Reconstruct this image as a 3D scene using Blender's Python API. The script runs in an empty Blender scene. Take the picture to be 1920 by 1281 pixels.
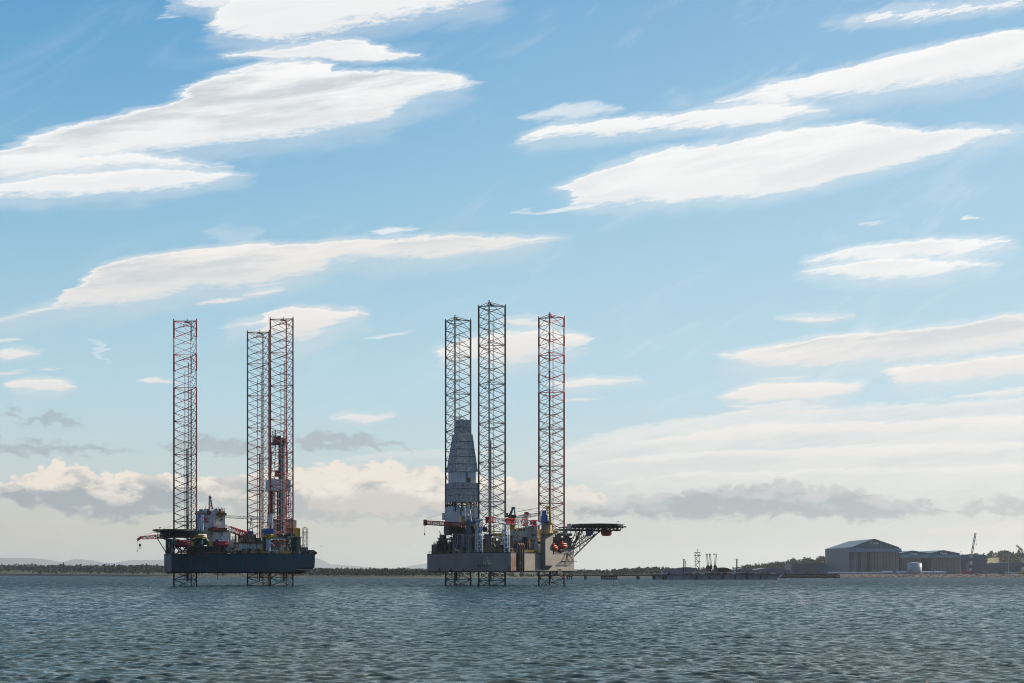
import bpy, math, random
import numpy as np
from mathutils import Vector, Matrix
random.seed(11)
sc = bpy.context.scene
COL = sc.collection
F, HZ, CAMZ = 2666.67, 1076.0, 5.28      # focal length and horizon in photo pixels, eye height above the water

def P(px, py, Y):
    return Vector(((px-960)/F*Y, Y, CAMZ+(HZ-py)/F*Y))

# ------------------------------------------------------------------ materials
MATS = {}
def mat(name, col, rough=0.6, var=0.18, scale=0.35, metal=0.0, rust=0.0, seam=0.0, seam_v=0.0, spec=0.4, rustcol=(0.10, 0.04, 0.02), ribs=0.0, grime=0.0, spot=None, ribp=1.2, ribw=0.3):
    m = bpy.data.materials.new(name); m.use_nodes = True
    nt = m.node_tree; ns = nt.nodes; L = nt.links
    bs = ns['Principled BSDF']
    bs.inputs['Roughness'].default_value = rough
    bs.inputs['Metallic'].default_value = metal
    bs.inputs['Specular IOR Level'].default_value = spec
    tc = ns.new('ShaderNodeTexCoord')
    def noise(sc3, detail=5, s=1.0):
        mp = ns.new('ShaderNodeMapping'); mp.inputs['Scale'].default_value = sc3
        L.new(tc.outputs['Object'], mp.inputs['Vector'])
        n = ns.new('ShaderNodeTexNoise'); n.inputs['Scale'].default_value = s; n.inputs['Detail'].default_value = detail
        n.inputs['Roughness'].default_value = 0.62
        L.new(mp.outputs['Vector'], n.inputs['Vector']); return n.outputs['Fac']
    def mrange(src, a, b, c, d):
        r = ns.new('ShaderNodeMapRange'); r.clamp = True
        for i, v in zip((1, 2, 3, 4), (a, b, c, d)): r.inputs[i].default_value = v
        L.new(src, r.inputs[0]); return r.outputs[0]
    def mixc(fac, a, b, mode='MIX'):
        x = ns.new('ShaderNodeMix'); x.data_type = 'RGBA'; x.blend_type = mode
        for idx, v in ((0, fac), (6, a), (7, b)):
            if hasattr(v, 'is_linked'): L.new(v, x.inputs[idx])
            else: x.inputs[idx].default_value = v if idx == 0 else (*v, 1)
        return x.outputs[2]
    f = mrange(noise((scale, scale, scale)), 0.3, 0.7, 1-var, 1+var)
    cb = ns.new('ShaderNodeCombineColor')
    for i in range(3): L.new(f, cb.inputs[i])
    c = mixc(1.0, col, cb.outputs[0], 'MULTIPLY')
    if grime:
        g = mrange(noise((0.9, 0.9, 0.12), 6), 0.42, 0.72, 0, grime)
        c = mixc(g, c, (0.03, 0.03, 0.03))
    if rust:
        g = mrange(noise((0.55, 0.55, 0.07), 6), 0.50, 0.70, 0, rust)
        c = mixc(g, c, rustcol)
    if spot:                                   # a rust bloom with a place of its own on the plating
        mp = ns.new('ShaderNodeMapping'); mp.vector_type = 'POINT'
        mp.inputs['Location'].default_value = tuple(-a/b for a, b in zip(spot[0], spot[1])); mp.inputs['Scale'].default_value = tuple(1/b for b in spot[1])
        L.new(tc.outputs['Object'], mp.inputs['Vector'])
        ln = ns.new('ShaderNodeVectorMath'); ln.operation = 'LENGTH'; L.new(mp.outputs[0], ln.inputs[0])
        ad0 = ns.new('ShaderNodeMath'); ad0.operation = 'ADD'; L.new(ln.outputs['Value'], ad0.inputs[0]); L.new(mrange(noise((0.6, 0.6, 0.35), 6), 0.3, 0.7, -0.55, 0.55), ad0.inputs[1])
        c = mixc(mrange(ad0.outputs[0], 0.30, 1.1, 0.95, 0.0), c, (0.17, 0.062, 0.026))
    sx = ns.new('ShaderNodeSeparateXYZ'); L.new(tc.outputs['Object'], sx.inputs[0])
    def lines(sock, period, width, amt, c):
        a = ns.new('ShaderNodeMath'); a.operation = 'DIVIDE'; L.new(sock, a.inputs[0]); a.inputs[1].default_value = period
        b = ns.new('ShaderNodeMath'); b.operation = 'FRACT'; L.new(a.outputs[0], b.inputs[0])
        d = ns.new('ShaderNodeMath'); d.operation = 'LESS_THAN'; L.new(b.outputs[0], d.inputs[0]); d.inputs[1].default_value = width
        e = ns.new('ShaderNodeMath'); e.operation = 'MULTIPLY'; L.new(d.outputs[0], e.inputs[0]); e.inputs[1].default_value = amt
        return mixc(e.outputs[0], c, (0.02, 0.025, 0.03))
    if seam: c = lines(sx.outputs['Z'], 1.05, 0.16, seam, c)
    if seam_v: c = lines(sx.outputs['X'], 3.1, 0.06, seam_v, c)
    if ribs:
        ad = ns.new('ShaderNodeMath'); ad.operation = 'ADD'
        L.new(sx.outputs['X'], ad.inputs[0]); L.new(sx.outputs['Y'], ad.inputs[1])
        c = lines(ad.outputs[0], ribp, ribw, ribs, c)
    L.new(c, bs.inputs['Base Color'])
    bn = ns.new('ShaderNodeBump'); bn.inputs['Strength'].default_value = 0.25; bn.inputs['Distance'].default_value = 0.05
    L.new(noise((1.4, 1.4, 0.6), 4), bn.inputs['Height']); L.new(bn.outputs[0], bs.inputs['Normal'])
    MATS[name] = m
    return m

M = MATS
mat('hull_teal', (0.012, 0.088, 0.112), 0.5, 0.22, 0.12, rust=0.4, seam=0.12, seam_v=0.25, grime=0.35)
mat('hull_grey', (0.30, 0.27, 0.23), 0.55, 0.16, 0.12, rust=0.22, seam=0.16, seam_v=0.1, grime=0.22, rustcol=(0.16, 0.075, 0.04), spot=((6.9, -29.0, 10.0), (4.2, 4.2, 7.0)))
mat('keel_black', (0.012, 0.014, 0.016), 0.6)
mat('deck_grey', (0.10, 0.11, 0.11), 0.7, rust=0.4)
mat('white_panel', (0.86, 0.86, 0.84), 0.5, 0.10, ribs=0.18, grime=0.3, rust=0.12)
mat('cream_panel', (0.84, 0.76, 0.64), 0.55, 0.12, rust=0.15, grime=0.25, seam_v=0.35)
mat('pale_steel', (0.70, 0.71, 0.70), 0.5, 0.12, grime=0.3, rust=0.12)
mat('grating', (0.54, 0.51, 0.46), 0.65, 0.45, 1.3, grime=0.35)
mat('slate_panel', (0.17, 0.21, 0.235), 0.55, 0.12, ribs=0.12, grime=0.2)
mat('dark_steel', (0.022, 0.022, 0.026), 0.55, 0.3, rust=0.2)
mat('leg_grey', (0.040, 0.040, 0.042), 0.5, 0.3, rust=0.75, rustcol=(0.15, 0.095, 0.06))
mat('leg_maroon', (0.28, 0.042, 0.046), 0.55, 0.3, rust=0.3)
mat('leg_brown', (0.22, 0.07, 0.06), 0.55, 0.3, rust=0.4)
mat('derrick_red', (0.13, 0.028, 0.03), 0.55, 0.3, rust=0.3)
mat('red_paint', (0.48, 0.035, 0.045), 0.45, 0.2)
mat('boom_red', (0.46, 0.035, 0.05), 0.45, 0.2)
mat('white_paint', (0.88, 0.88, 0.86), 0.45, 0.12, grime=0.15)
mat('yellow_paint', (0.62, 0.40, 0.04), 0.5, 0.25, grime=0.3)
mat('blue_paint', (0.012, 0.11, 0.36), 0.4, 0.2)
mat('teal_paint', (0.02, 0.13, 0.17), 0.4, 0.2)
mat('green_paint', (0.025, 0.085, 0.05), 0.5, 0.3)
mat('lifeboat_red', (0.44, 0.05, 0.035), 0.35, 0.12)
mat('lifeboat_deep_red', (0.30, 0.022, 0.025), 0.35, 0.12)
mat('rust_plate', (0.16, 0.065, 0.030), 0.8, 0.5, 0.5, rust=0.5)
mat('copper', (0.34, 0.15, 0.09), 0.45, 0.3)
mat('window_dark', (0.015, 0.02, 0.025), 0.2, 0.1)
mat('machinery', (0.17, 0.15, 0.125), 0.6, 0.6, 0.7, rust=0.6)
mat('pipe_grey', (0.32, 0.33, 0.33), 0.5, 0.3)
mat('tan_paint', (0.50, 0.38, 0.24), 0.55, 0.3, rust=0.3)
mat('coping_grey', (0.11, 0.105, 0.10), 0.85, 0.3)
mat('concrete', (0.36, 0.35, 0.33), 0.85, 0.3, 0.25, grime=0.5)
mat('pile_dark', (0.025, 0.024, 0.024), 0.8, 0.3)
mat('timber_brown', (0.12, 0.08, 0.05), 0.8, 0.3)
mat('shed_wall', (0.095, 0.18, 0.225), 0.55, 0.10, 0.05, ribs=0.42, ribp=7.3, ribw=0.16)
mat('shed_door', (0.29, 0.285, 0.275), 0.55, 0.14, 0.12, ribs=0.45, ribp=4.6, ribw=0.2)
mat('shed_door_dark', (0.05, 0.075, 0.09), 0.55, 0.08, 0.05)
mat('shed_roof', (0.15, 0.22, 0.26), 0.45, 0.05, 0.03, ribs=0.1)
mat('shed_trim', (0.20, 0.29, 0.33), 0.5, 0.05)
mat('shed_blue', (0.075, 0.145, 0.195), 0.5, 0.08, 0.05, ribs=0.2, ribp=6.0, ribw=0.2)
mat('tower_white', (0.66, 0.70, 0.72), 0.4, 0.08)
mat('tank_grey', (0.55, 0.60, 0.61), 0.45, 0.08, 0.15, grime=0.2)
mat('rock', (0.24, 0.19, 0.145), 0.9, 0.6, 0.6)
mat('yard_ground', (0.20, 0.18, 0.15), 0.9, 0.3, 0.05)
mat('sign_orange', (0.45, 0.10, 0.05), 0.5, 0.05)
mat('bird_dark', (0.05, 0.05, 0.05), 0.8)

# ------------------------------------------------------------------ mesh builder
class MB:
    def __init__(s): s.v = []; s.f = []; s.mi = []; s.cur = 0
    def add(s, vs, fs):
        o = len(s.v); s.v += [tuple(p) for p in vs]
        for f in fs: s.f.append(tuple(i+o for i in f)); s.mi.append(s.cur)
    def box(s, x0, x1, y0, y1, z0, z1):
        x0, x1 = min(x0, x1), max(x0, x1); y0, y1 = min(y0, y1), max(y0, y1); z0, z1 = min(z0, z1), max(z0, z1)
        s.add([(x0,y0,z0),(x1,y0,z0),(x1,y1,z0),(x0,y1,z0),(x0,y0,z1),(x1,y0,z1),(x1,y1,z1),(x0,y1,z1)],
              [(0,3,2,1),(4,5,6,7),(0,1,5,4),(1,2,6,5),(2,3,7,6),(3,0,4,7)])
    def obox(s, c, ax, ay, hx, hy, z0, z1):     # upright box with its own axes
        c = Vector((c[0], c[1], 0)); ax = Vector((ax[0], ax[1], 0)).normalized(); ay = Vector((ay[0], ay[1], 0)).normalized()
        q = [c-ax*hx-ay*hy, c+ax*hx-ay*hy, c+ax*hx+ay*hy, c-ax*hx+ay*hy]
        s.prism([(p.x, p.y) for p in q], z0, z1)
    def prism(s, poly, z0, z1):
        n = len(poly)
        a = sum(poly[i][0]*poly[(i+1)%n][1]-poly[(i+1)%n][0]*poly[i][1] for i in range(n))
        if a < 0: poly = poly[::-1]
        s.add([(x,y,z0) for x,y in poly]+[(x,y,z1) for x,y in poly],
              [tuple(range(n-1,-1,-1)), tuple(range(n,2*n))]+[(i,(i+1)%n,(i+1)%n+n,i+n) for i in range(n)])
    def loft(s, rings, cap=True):
        n = len(rings[0]); o = []
        for r in rings: o += r
        fs = []
        for k in range(len(rings)-1):
            for i in range(n): fs.append((k*n+i, k*n+(i+1)%n, (k+1)*n+(i+1)%n, (k+1)*n+i))
        if cap: fs += [tuple(range(n-1,-1,-1)), tuple(range((len(rings)-1)*n, len(rings)*n))]
        s.add(o, fs)
    def tube(s, a, b, r, n=6, r2=None):
        a, b = Vector(a), Vector(b); d = b-a
        if d.length < 1e-5: return
        d.normalize(); x = d.orthogonal().normalized(); y = d.cross(x)
        r2 = r if r2 is None else r2
        R = [[a+(x*math.cos(t)+y*math.sin(t))*r for t in [2*math.pi*i/n for i in range(n)]],
             [b+(x*math.cos(t)+y*math.sin(t))*r2 for t in [2*math.pi*i/n for i in range(n)]]]
        s.loft(R)
    def path(s, pts, r, n=6):
        for a, b in zip(pts, pts[1:]): s.tube(a, b, r, n)
    def bar(s, a, b, w, h):
        a, b = Vector(a), Vector(b); d = (b-a).normalized()
        up = Vector((0,0,1)) if abs(d.z) < 0.95 else Vector((1,0,0))
        x = d.cross(up).normalized()*w/2; y = x.cross(d).normalized()*h/2
        s.loft([[p-x-y, p+x-y, p+x+y, p-x+y] for p in (a, b)])
    def lathe(s, c, prof, n=16):
        c = Vector(c)
        s.loft([[c+Vector((r*math.cos(2*math.pi*i/n), r*math.sin(2*math.pi*i/n), z)) for i in range(n)] for r, z in prof])
    def lattice(s, a, b, w0, w1, n, r, rd, colf=None, depth=None):
        a, b = Vector(a), Vector(b); d = (b-a).normalized()
        up = Vector((0,0,1)) if abs(d.z) < 0.9 else Vector((1,0,0))
        x = d.cross(up).normalized(); y = x.cross(d).normalized()
        def ring(t):
            w = (w0+(w1-w0)*t)/2; p = a+(b-a)*t; h = w if depth is None else w*depth
            return [p-x*h-y*w, p+x*h-y*w, p+x*h+y*w, p-x*h+y*w]
        R = [ring(k/n) for k in range(n+1)]
        for k in range(n):
            if colf: s.cur = colf(k/n)
            for i in range(4):
                j = (i+1) % 4
                s.tube(R[k][i], R[k+1][i], r, 5)
                s.tube(R[k+1][i], R[k+1][j], rd, 4)
                if k % 2: s.tube(R[k][i], R[k+1][j], rd, 4)
                else: s.tube(R[k][j], R[k+1][i], rd, 4)
    def build(s, name, mats, parent=None, smooth=False, loc=None):
        if not s.v: return None
        me = bpy.data.meshes.new(name); me.from_pydata(s.v, [], s.f)
        if not isinstance(mats, (list, tuple)): mats = [mats]
        for m in mats: me.materials.append(M[m] if isinstance(m, str) else m)
        if len(mats) > 1: me.polygons.foreach_set('material_index', s.mi)
        if smooth: me.polygons.foreach_set('use_smooth', [True]*len(me.polygons))
        me.update()
        o = bpy.data.objects.new(name, me); COL.objects.link(o)
        if parent: o.parent = parent
        if loc is not None: o.location = loc
        return o

def tag(o, label=None, cat=None, group=None, kind=None):
    if label: o['label'] = label
    if cat: o['category'] = cat
    if group: o['group'] = group
    if kind: o['kind'] = kind
    return o
def empty(name, loc, rz=0):
    o = bpy.data.objects.new(name, None); COL.objects.link(o); o.empty_display_size = 0.5
    o.location = loc; o.rotation_euler = (0, 0, rz); return o
def shift(mb, c):                            # move a builder's points so that c is the origin
    c = Vector(c); mb.v = [tuple(Vector(p)-c) for p in mb.v]; return mb
# ------------------------------------------------------------------ sky, clouds, sun
SUN_AZ, SUN_EL = math.radians(65.3), math.radians(24)      # compass azimuth from the view axis (towards +X)
def build_world():
    W = bpy.data.worlds.new('World'); sc.world = W; W.use_nodes = True
    nt = W.node_tree; nt.nodes.clear(); ns = nt.nodes; L = nt.links
    def put(sock, v):
        if hasattr(v, 'is_linked'): L.new(v, sock)
        else: sock.default_value = v
    def m(op, a, b=None, c=None, clamp=False):
        n = ns.new('ShaderNodeMath'); n.operation = op; n.use_clamp = clamp
        put(n.inputs[0], a)
        if b is not None: put(n.inputs[1], b)
        if c is not None: put(n.inputs[2], c)
        return n.outputs[0]
    def mr(v, a, b, c, d, smooth=False, clamp=True):
        n = ns.new('ShaderNodeMapRange'); n.clamp = clamp
        if smooth: n.interpolation_type = 'SMOOTHSTEP'
        put(n.inputs[0], v)
        for i, q in zip((1, 2, 3, 4), (a, b, c, d)): put(n.inputs[i], q)
        return n.outputs[0]
    def mix(f, a, b, mode='MIX'):
        n = ns.new('ShaderNodeMix'); n.data_type = 'RGBA'; n.blend_type = mode
        put(n.inputs[0], f)
        for i, q in ((6, a), (7, b)):
            put(n.inputs[i], q if hasattr(q, 'is_linked') else (*q, 1))
        return n.outputs[2]
    def s2l(r, g, b): return tuple(((c/255+0.055)/1.055)**2.4 if c > 10 else c/255/12.92 for c in (r, g, b))
    tc = ns.new('ShaderNodeTexCoord'); sx = ns.new('ShaderNodeSeparateXYZ'); L.new(tc.outputs['Generated'], sx.inputs[0])
    X, Y, Z = sx.outputs
    hyp = m('SQRT', m('ADD', m('MULTIPLY', X, X), m('MULTIPLY', Y, Y)))
    U = m('MULTIPLY', m('ARCTAN2', X, Y), F)           # bearing and elevation, in units of 1/F radian
    V = m('MULTIPLY', m('ARCTAN2', Z, hyp), F)
    def noise(su, sv, detail=5, rough=0.6, rot=0.0, off=0.0, dist=0.0):
        cv = ns.new('ShaderNodeCombineXYZ')
        c, s = math.cos(rot), math.sin(rot)
        put(cv.inputs[0], m('MULTIPLY_ADD', m('ADD', m('MULTIPLY', U, c), m('MULTIPLY', V, s)), su, off))
        put(cv.inputs[1], m('MULTIPLY', m('SUBTRACT', m('MULTIPLY', V, c), m('MULTIPLY', U, s)), sv))
        n = ns.new('ShaderNodeTexNoise'); n.inputs['Scale'].default_value = 1.0; n.inputs['Detail'].default_value = detail
        n.inputs['Roughness'].default_value = rough; n.inputs['Distortion'].default_value = dist
        L.new(cv.outputs[0], n.inputs['Vector']); return n.outputs['Fac']
    rot = 0.16
    # ---- clear sky
    sky = ns.new('ShaderNodeTexSky'); sky.sky_type = 'NISHITA'; sky.sun_disc = False
    sky.sun_elevation = SUN_EL; sky.sun_rotation = SUN_AZ; sky.dust_density = 1.5; sky.altitude = 5
    ramp = ns.new('ShaderNodeValToRGB'); cr = ramp.color_ramp
    stops = [(-200, (196, 198, 190)), (0, (222, 216, 198)), (90, (214, 212, 198)), (200, (198, 216, 219)), (330, (182, 215, 228)), (480, (168, 208, 226)), (680, (146, 196, 223)),
             (860, (122, 180, 217)), (1080, (92, 160, 208)), (1500, (70, 135, 190)), (2600, (50, 105, 165)), (4200, (40, 85, 145))]
    lo, hi = -200, 4200
    while len(cr.elements) < len(stops): cr.elements.new(0.5)
    for e, (v, c) in zip(cr.elements, stops):
        e.position = (v-lo)/(hi-lo); e.color = (*s2l(*c), 1)
    L.new(mr(V, lo, hi, 0, 1), ramp.inputs[0])
    nis = mix(1.0, sky.outputs[0], (0.1, 0.1, 0.1), 'MULTIPLY')
    base = mix(0.12, ramp.outputs[0], nis)
    # paler towards the sun's side
    base = mix(mr(U, -900, 1500, 0, 0.30, True), base, s2l(190, 214, 232))
    base = mix(m('MULTIPLY', mr(U, -1100, 150, 0.42, 0.0, True), mr(V, 350, 1000, 0, 1)), base, s2l(62, 142, 196))
    # unseen sky away from the sun and behind camera, darkened to cut fill
    turned = m('ADD', m('MULTIPLY', X, math.sin(SUN_AZ)), m('MULTIPLY', Y, math.cos(SUN_AZ)))
    back = m('MAXIMUM', mr(turned, 0.25, -0.30, 0, 0.97, True), m('MULTIPLY', mr(Y, 0.25, -0.15, 0, 0.97, True), mr(turned, 0.9, 0.35, 0, 1, True)))
    back = m('MULTIPLY', back, m('MAXIMUM', mr(Y, 0.80, 0.55, 0, 1, True), mr(V, 1250, 1900, 0, 1, True)))
    base = mix(back, base, s2l(62, 98, 146))
    # unseen broken cloud added above the frame to soften the water's reflection
    over = mr(noise(0.0011, 0.0034, 6, 0.62, 0.16, 41.0, 0.5), 0.40, 0.57, 0, 0.8, True)
    base = mix(m('MULTIPLY', m('MULTIPLY', over, mr(Y, 0.35, 0.7, 0, 1)), mr(V, 1120, 1300, 0, 1, True)), base, s2l(176, 198, 210))
    # thin cirrus veil
    cir = mr(noise(0.0035, 0.012, 7, 0.62, 0.5, 3.1, 1.2), 0.50, 0.80, 0, 0.38, True)
    cir = m('MULTIPLY', cir, mr(U, -500, 700, 0.35, 1.0))
    base = mix(cir, base, s2l(226, 234, 238))
    # ---- warped coordinates: streaky for the lens clouds, billowing for the low cumulus
    n1 = noise(0.0065, 0.026, 4, 0.62, rot)
    n2 = noise(0.030, 0.085, 5, 0.68, rot, 7.7)
    n3 = noise(0.0050, 0.045, 4, 0.62, rot, 15.3)
    Us = m('ADD', U, m('ADD', m('MULTIPLY', m('SUBTRACT', n3, 0.5), 95.0), m('MULTIPLY', m('SUBTRACT', n2, 0.5), 34.0)))
    Vs = m('ADD', V, m('ADD', m('MULTIPLY', m('SUBTRACT', n1, 0.5), 30.0), m('MULTIPLY', m('SUBTRACT', n2, 0.5), 13.0)))
    b1 = noise(0.014, 0.022, 7, 0.66, 0, 2.2); b2 = noise(0.016, 0.024, 7, 0.66, 0, 31.0)
    Ub = m('ADD', U, m('MULTIPLY', m('SUBTRACT', b2, 0.5), 90.0))
    puff = m('ABSOLUTE', m('MULTIPLY_ADD', noise(0.016, 0.026, 1.5, 0.5, 0, 57.0), 2.0, -1.0))
    puff2 = m('ABSOLUTE', m('MULTIPLY_ADD', noise(0.045, 0.065, 1.5, 0.5, 0, 77.0), 2.0, -1.0))
    Vb = m('ADD', m('SUBTRACT', V, m('ADD', m('MULTIPLY', puff, 46.0), m('MULTIPLY', puff2, 16.0))), m('MULTIPLY_ADD', m('SUBTRACT', b1, 0.5), 34.0, 12.0))
    fray = noise(0.020, 0.10, 7, 0.80, rot, 4.4, 0.3)
    veil = noise(0.007, 0.030, 6, 0.66, 0.30, 63.0, 0.8)
    shade = mr(noise(0.0030, 0.022, 6, 0.6, rot, 9.1), 0.38, 0.62, 0, 1, True)
    billow = m('ADD', m('MULTIPLY', mr(noise(0.010, 0.020, 8, 0.62, 0, 12.0, 0.0), 0.38, 0.62, 0, 1, True), 0.6), m('ADD', m('MULTIPLY', puff, 0.9), m('MULTIPLY', puff2, 0.35)))
    def conv(px, py):
        az = math.atan((px-960)/F); return F*az, F*math.atan((HZ-py)*math.cos(az)/F)
    def fcurve(x, pts, lo, hi):
        n = ns.new('ShaderNodeFloatCurve'); c = n.mapping.curves[0]; n.mapping.use_clip = False
        n.mapping.extend = 'HORIZONTAL'
        while len(c.points) < len(pts): c.points.new(0.5, 0.5)
        for p, (a, b) in zip(c.points, pts): p.location = (a, (b-lo)/(hi-lo)); p.handle_type = 'AUTO_CLAMPED'
        n.mapping.update(); L.new(x, n.inputs['Value']); n.inputs[0].default_value = 1.0
        return m('MULTIPLY_ADD', n.outputs[0], hi-lo, lo)
    state = {'c': base}
    WHITE = (s2l(247, 247, 246), s2l(232, 234, 235)); WARM = (s2l(245, 240, 234), s2l(222, 222, 222))
    def cloud(top, bot, st=7, sb=None, k=1.1, op=1.0, cols=WHITE, kind='s', core=0.35):
        T = [conv(*p) for p in top]; B = [conv(*p) for p in bot]
        th = max(np.interp(q, [a for a, _ in T], [c for _, c in T])-np.interp(q, [a for a, _ in B], [c for _, c in B]) for q in np.linspace(T[0][0], T[-1][0], 60))
        if sb is None: sb = min(30.0, max(5.0, th*0.5))
        u0, u1 = min(T[0][0], B[0][0]), max(T[-1][0], B[-1][0])
        vs = [q[1] for q in T+B]; lo, hi = min(vs)-5, max(vs)+5
        uu, vv = (Us, Vs) if kind == 's' else (Ub, Vb)
        x0 = mr(m('MULTIPLY_ADD', state['c'], 1e-7, uu), u0, u1, 0, 1, clamp=False); x = m('MAXIMUM', m('MINIMUM', x0, 1.0), 0.0)
        t = fcurve(x, [((a-u0)/(u1-u0), b) for a, b in T], lo, hi)
        b = fcurve(x, [((a-u0)/(u1-u0), b_) for a, b_ in B], lo, hi)
        d = m('MINIMUM', m('MULTIPLY_ADD', m('SUBTRACT', t, vv), 1/st, 0.25), m('MULTIPLY_ADD', m('SUBTRACT', vv, b), 1/sb, 0.42))
        d2 = m('ADD', d, m('MULTIPLY', m('SUBTRACT', fray, 0.56), k*(1.6 if kind == 's' else 1.0)))
        den = m('MULTIPLY', mr(d2, 0.0, 1.0, 0, op, True), mr(m('ABSOLUTE', m('SUBTRACT', x0, 0.5)), 0.44, 0.50, 1, 0, True))
        if kind == 's' and op > 0.8 and th > 12:   # thin veil trailing off the edges
            halo = m('MULTIPLY', mr(m('ADD', d, m('MULTIPLY', m('SUBTRACT', veil, 0.5), 1.6)), -1.0, 0.5, 0, 0.32, True), mr(m('ABSOLUTE', m('SUBTRACT', x0, 0.5)), 0.42, 0.50, 1, 0, True))
            den = m('MAXIMUM', den, halo)
        f = m('DIVIDE', m('SUBTRACT', vv, b), m('MAXIMUM', m('SUBTRACT', t, b), 1.0), clamp=True)
        if kind == 's':
            col = mix(f, cols[1], cols[0])
            if core: col = mix(m('MULTIPLY', mr(d, 0.6, 2.0, 0, core, True), shade), col, s2l(198, 206, 212))
        else:
            f = m('ADD', f, m('MULTIPLY', m('SUBTRACT', billow, 0.55), 0.85), clamp=True)
            col = mix(mr(f, 0.25, 0.85, 0, 1, True), cols[1], cols[0])
        state['c'] = mix(den, state['c'], col)
    grey = (s2l(178, 180, 182), s2l(150, 158, 164))
    cream = s2l(236, 226, 213)
    # broad pale stratus low on the right, in streaky layers
    HI = (s2l(246,240,233), s2l(230,226,219))
    cloud([(1000,860),(1100,818),(1200,795),(1300,775),(1420,762),(1560,757),(1700,752),(1850,742),(2050,720),(2300,760)],
          [(1000,880),(1200,935),(1500,945),(1800,945),(2050,940),(2300,800)], 16, 60, 1.4, 0.62, HI, core=0.5)
    for T, B, o in (([(1150,838),(1330,806),(1500,790),(1700,786),(1900,778),(2100,790)], [(1150,842),(1340,826),(1520,816),(1700,812),(1900,808),(2100,800)], .75),
                    ([(1080,872),(1250,848),(1450,838),(1650,832),(1850,826),(2100,836)], [(1080,876),(1260,868),(1460,862),(1650,858),(1860,850),(2100,842)], .7),
                    ([(1130,905),(1350,884),(1600,878),(1900,868),(2100,880)], [(1130,908),(1360,900),(1600,894),(1900,892),(2100,886)], .6),
                    ([(1330,776),(1480,764),(1640,768)], [(1330,780),(1480,776),(1640,771)], .7),
                    ([(560,868),(700,850),(860,838),(980,846)], [(560,872),(720,866),(860,858),(980,850)], .35)):
        cloud(T, B, 7, 14, 1.7, o, HI, core=0)
    # grey streaks on the left
    for T, B in (([(-60,826),(20,818),(120,823),(200,828),(270,840)], [(-60,852),(60,852),(150,846),(270,842)]),
                 ([(290,830),(340,814),(400,808),(480,818),(520,835)], [(290,834),(380,850),(480,850),(520,838)]),
                 ([(540,826),(565,808),(620,803),(700,814),(790,838)], [(540,830),(600,840),(680,838),(790,842)]),
                 ([(40,786),(80,768),(110,764),(160,786)], [(40,789),(100,792),(160,789)]),
                 ([(0,780),(30,766),(60,775)], [(0,783),(30,784),(60,777)])):
        cloud(T, B, 16, 14, 1.6, 0.62, (s2l(160,170,176), s2l(158,168,175)), 'b')
    # low cumulus banks
    cloud([(-80,905),(0,892),(50,880),(90,869),(130,864),(170,876),(240,884),(320,886),(400,885),(450,915)],
          [(-80,946),(0,943),(80,956),(160,964),(230,974),(290,960),(360,950),(400,945),(450,930)], 8, 16, 1.2, 0.96, (s2l(246,234,220), s2l(160,170,177)), 'b')
    cloud([(330,905),(400,890),(480,878),(560,872),(640,862),(720,866),(800,872),(900,885),(1000,905)],
          [(330,925),(420,958),(520,966),(600,974),(700,974),(780,978),(880,972),(1000,945)], 10, 20, 1.3, 0.92, (s2l(244,232,217), s2l(180,183,184)), 'b')
    cloud([(560,925),(620,905),(700,900),(780,905),(850,925)], [(560,945),(640,962),(740,966),(850,950)], 14, 20, 1.6, 0.85, (s2l(244,236,224), s2l(214,206,196)), 'b')
    cloud([(940,925),(1000,905),(1060,902),(1110,915),(1160,940)], [(940,950),(1020,965),(1100,964),(1160,955)], 12, 18, 1.4, 0.85, (s2l(240,230,217), s2l(206,202,196)), 'b')
    cloud([(1040,962),(1120,936),(1200,922),(1300,914),(1380,901),(1420,897),(1500,897),(1580,904),(1640,919),(1700,928),(1780,952)],
          [(1040,966),(1200,966),(1320,965),(1400,970),(1460,966),(1560,974),(1640,974),(1700,966),(1780,956)], 14, 16, 1.2, 0.93, (s2l(196,198,198), s2l(157,168,174)), 'b')
    cloud([(1770,952),(1840,934),(1920,924),(2000,922),(2120,940)], [(1770,955),(1850,963),(1920,962),(2000,960),(2120,950)], 14, 14, 1.2, 0.8, (s2l(186,190,192), s2l(170,176,180)), 'b')
    cloud([(1700,996),(1800,984),(1880,979),(1960,977),(2050,985)], [(1700,998),(1800,1002),(1960,1003),(2050,990)], 8, 12, 1.2, 0.6, (s2l(236,222,208), s2l(226,214,200)), core=0)
    cloud([(0,1010),(60,1000),(120,1002),(150,1012)], [(0,1014),(80,1018),(150,1014)], 10, 10, 1.2, 0.3, (s2l(226,216,204), s2l(216,208,196)), core=0)
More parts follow.
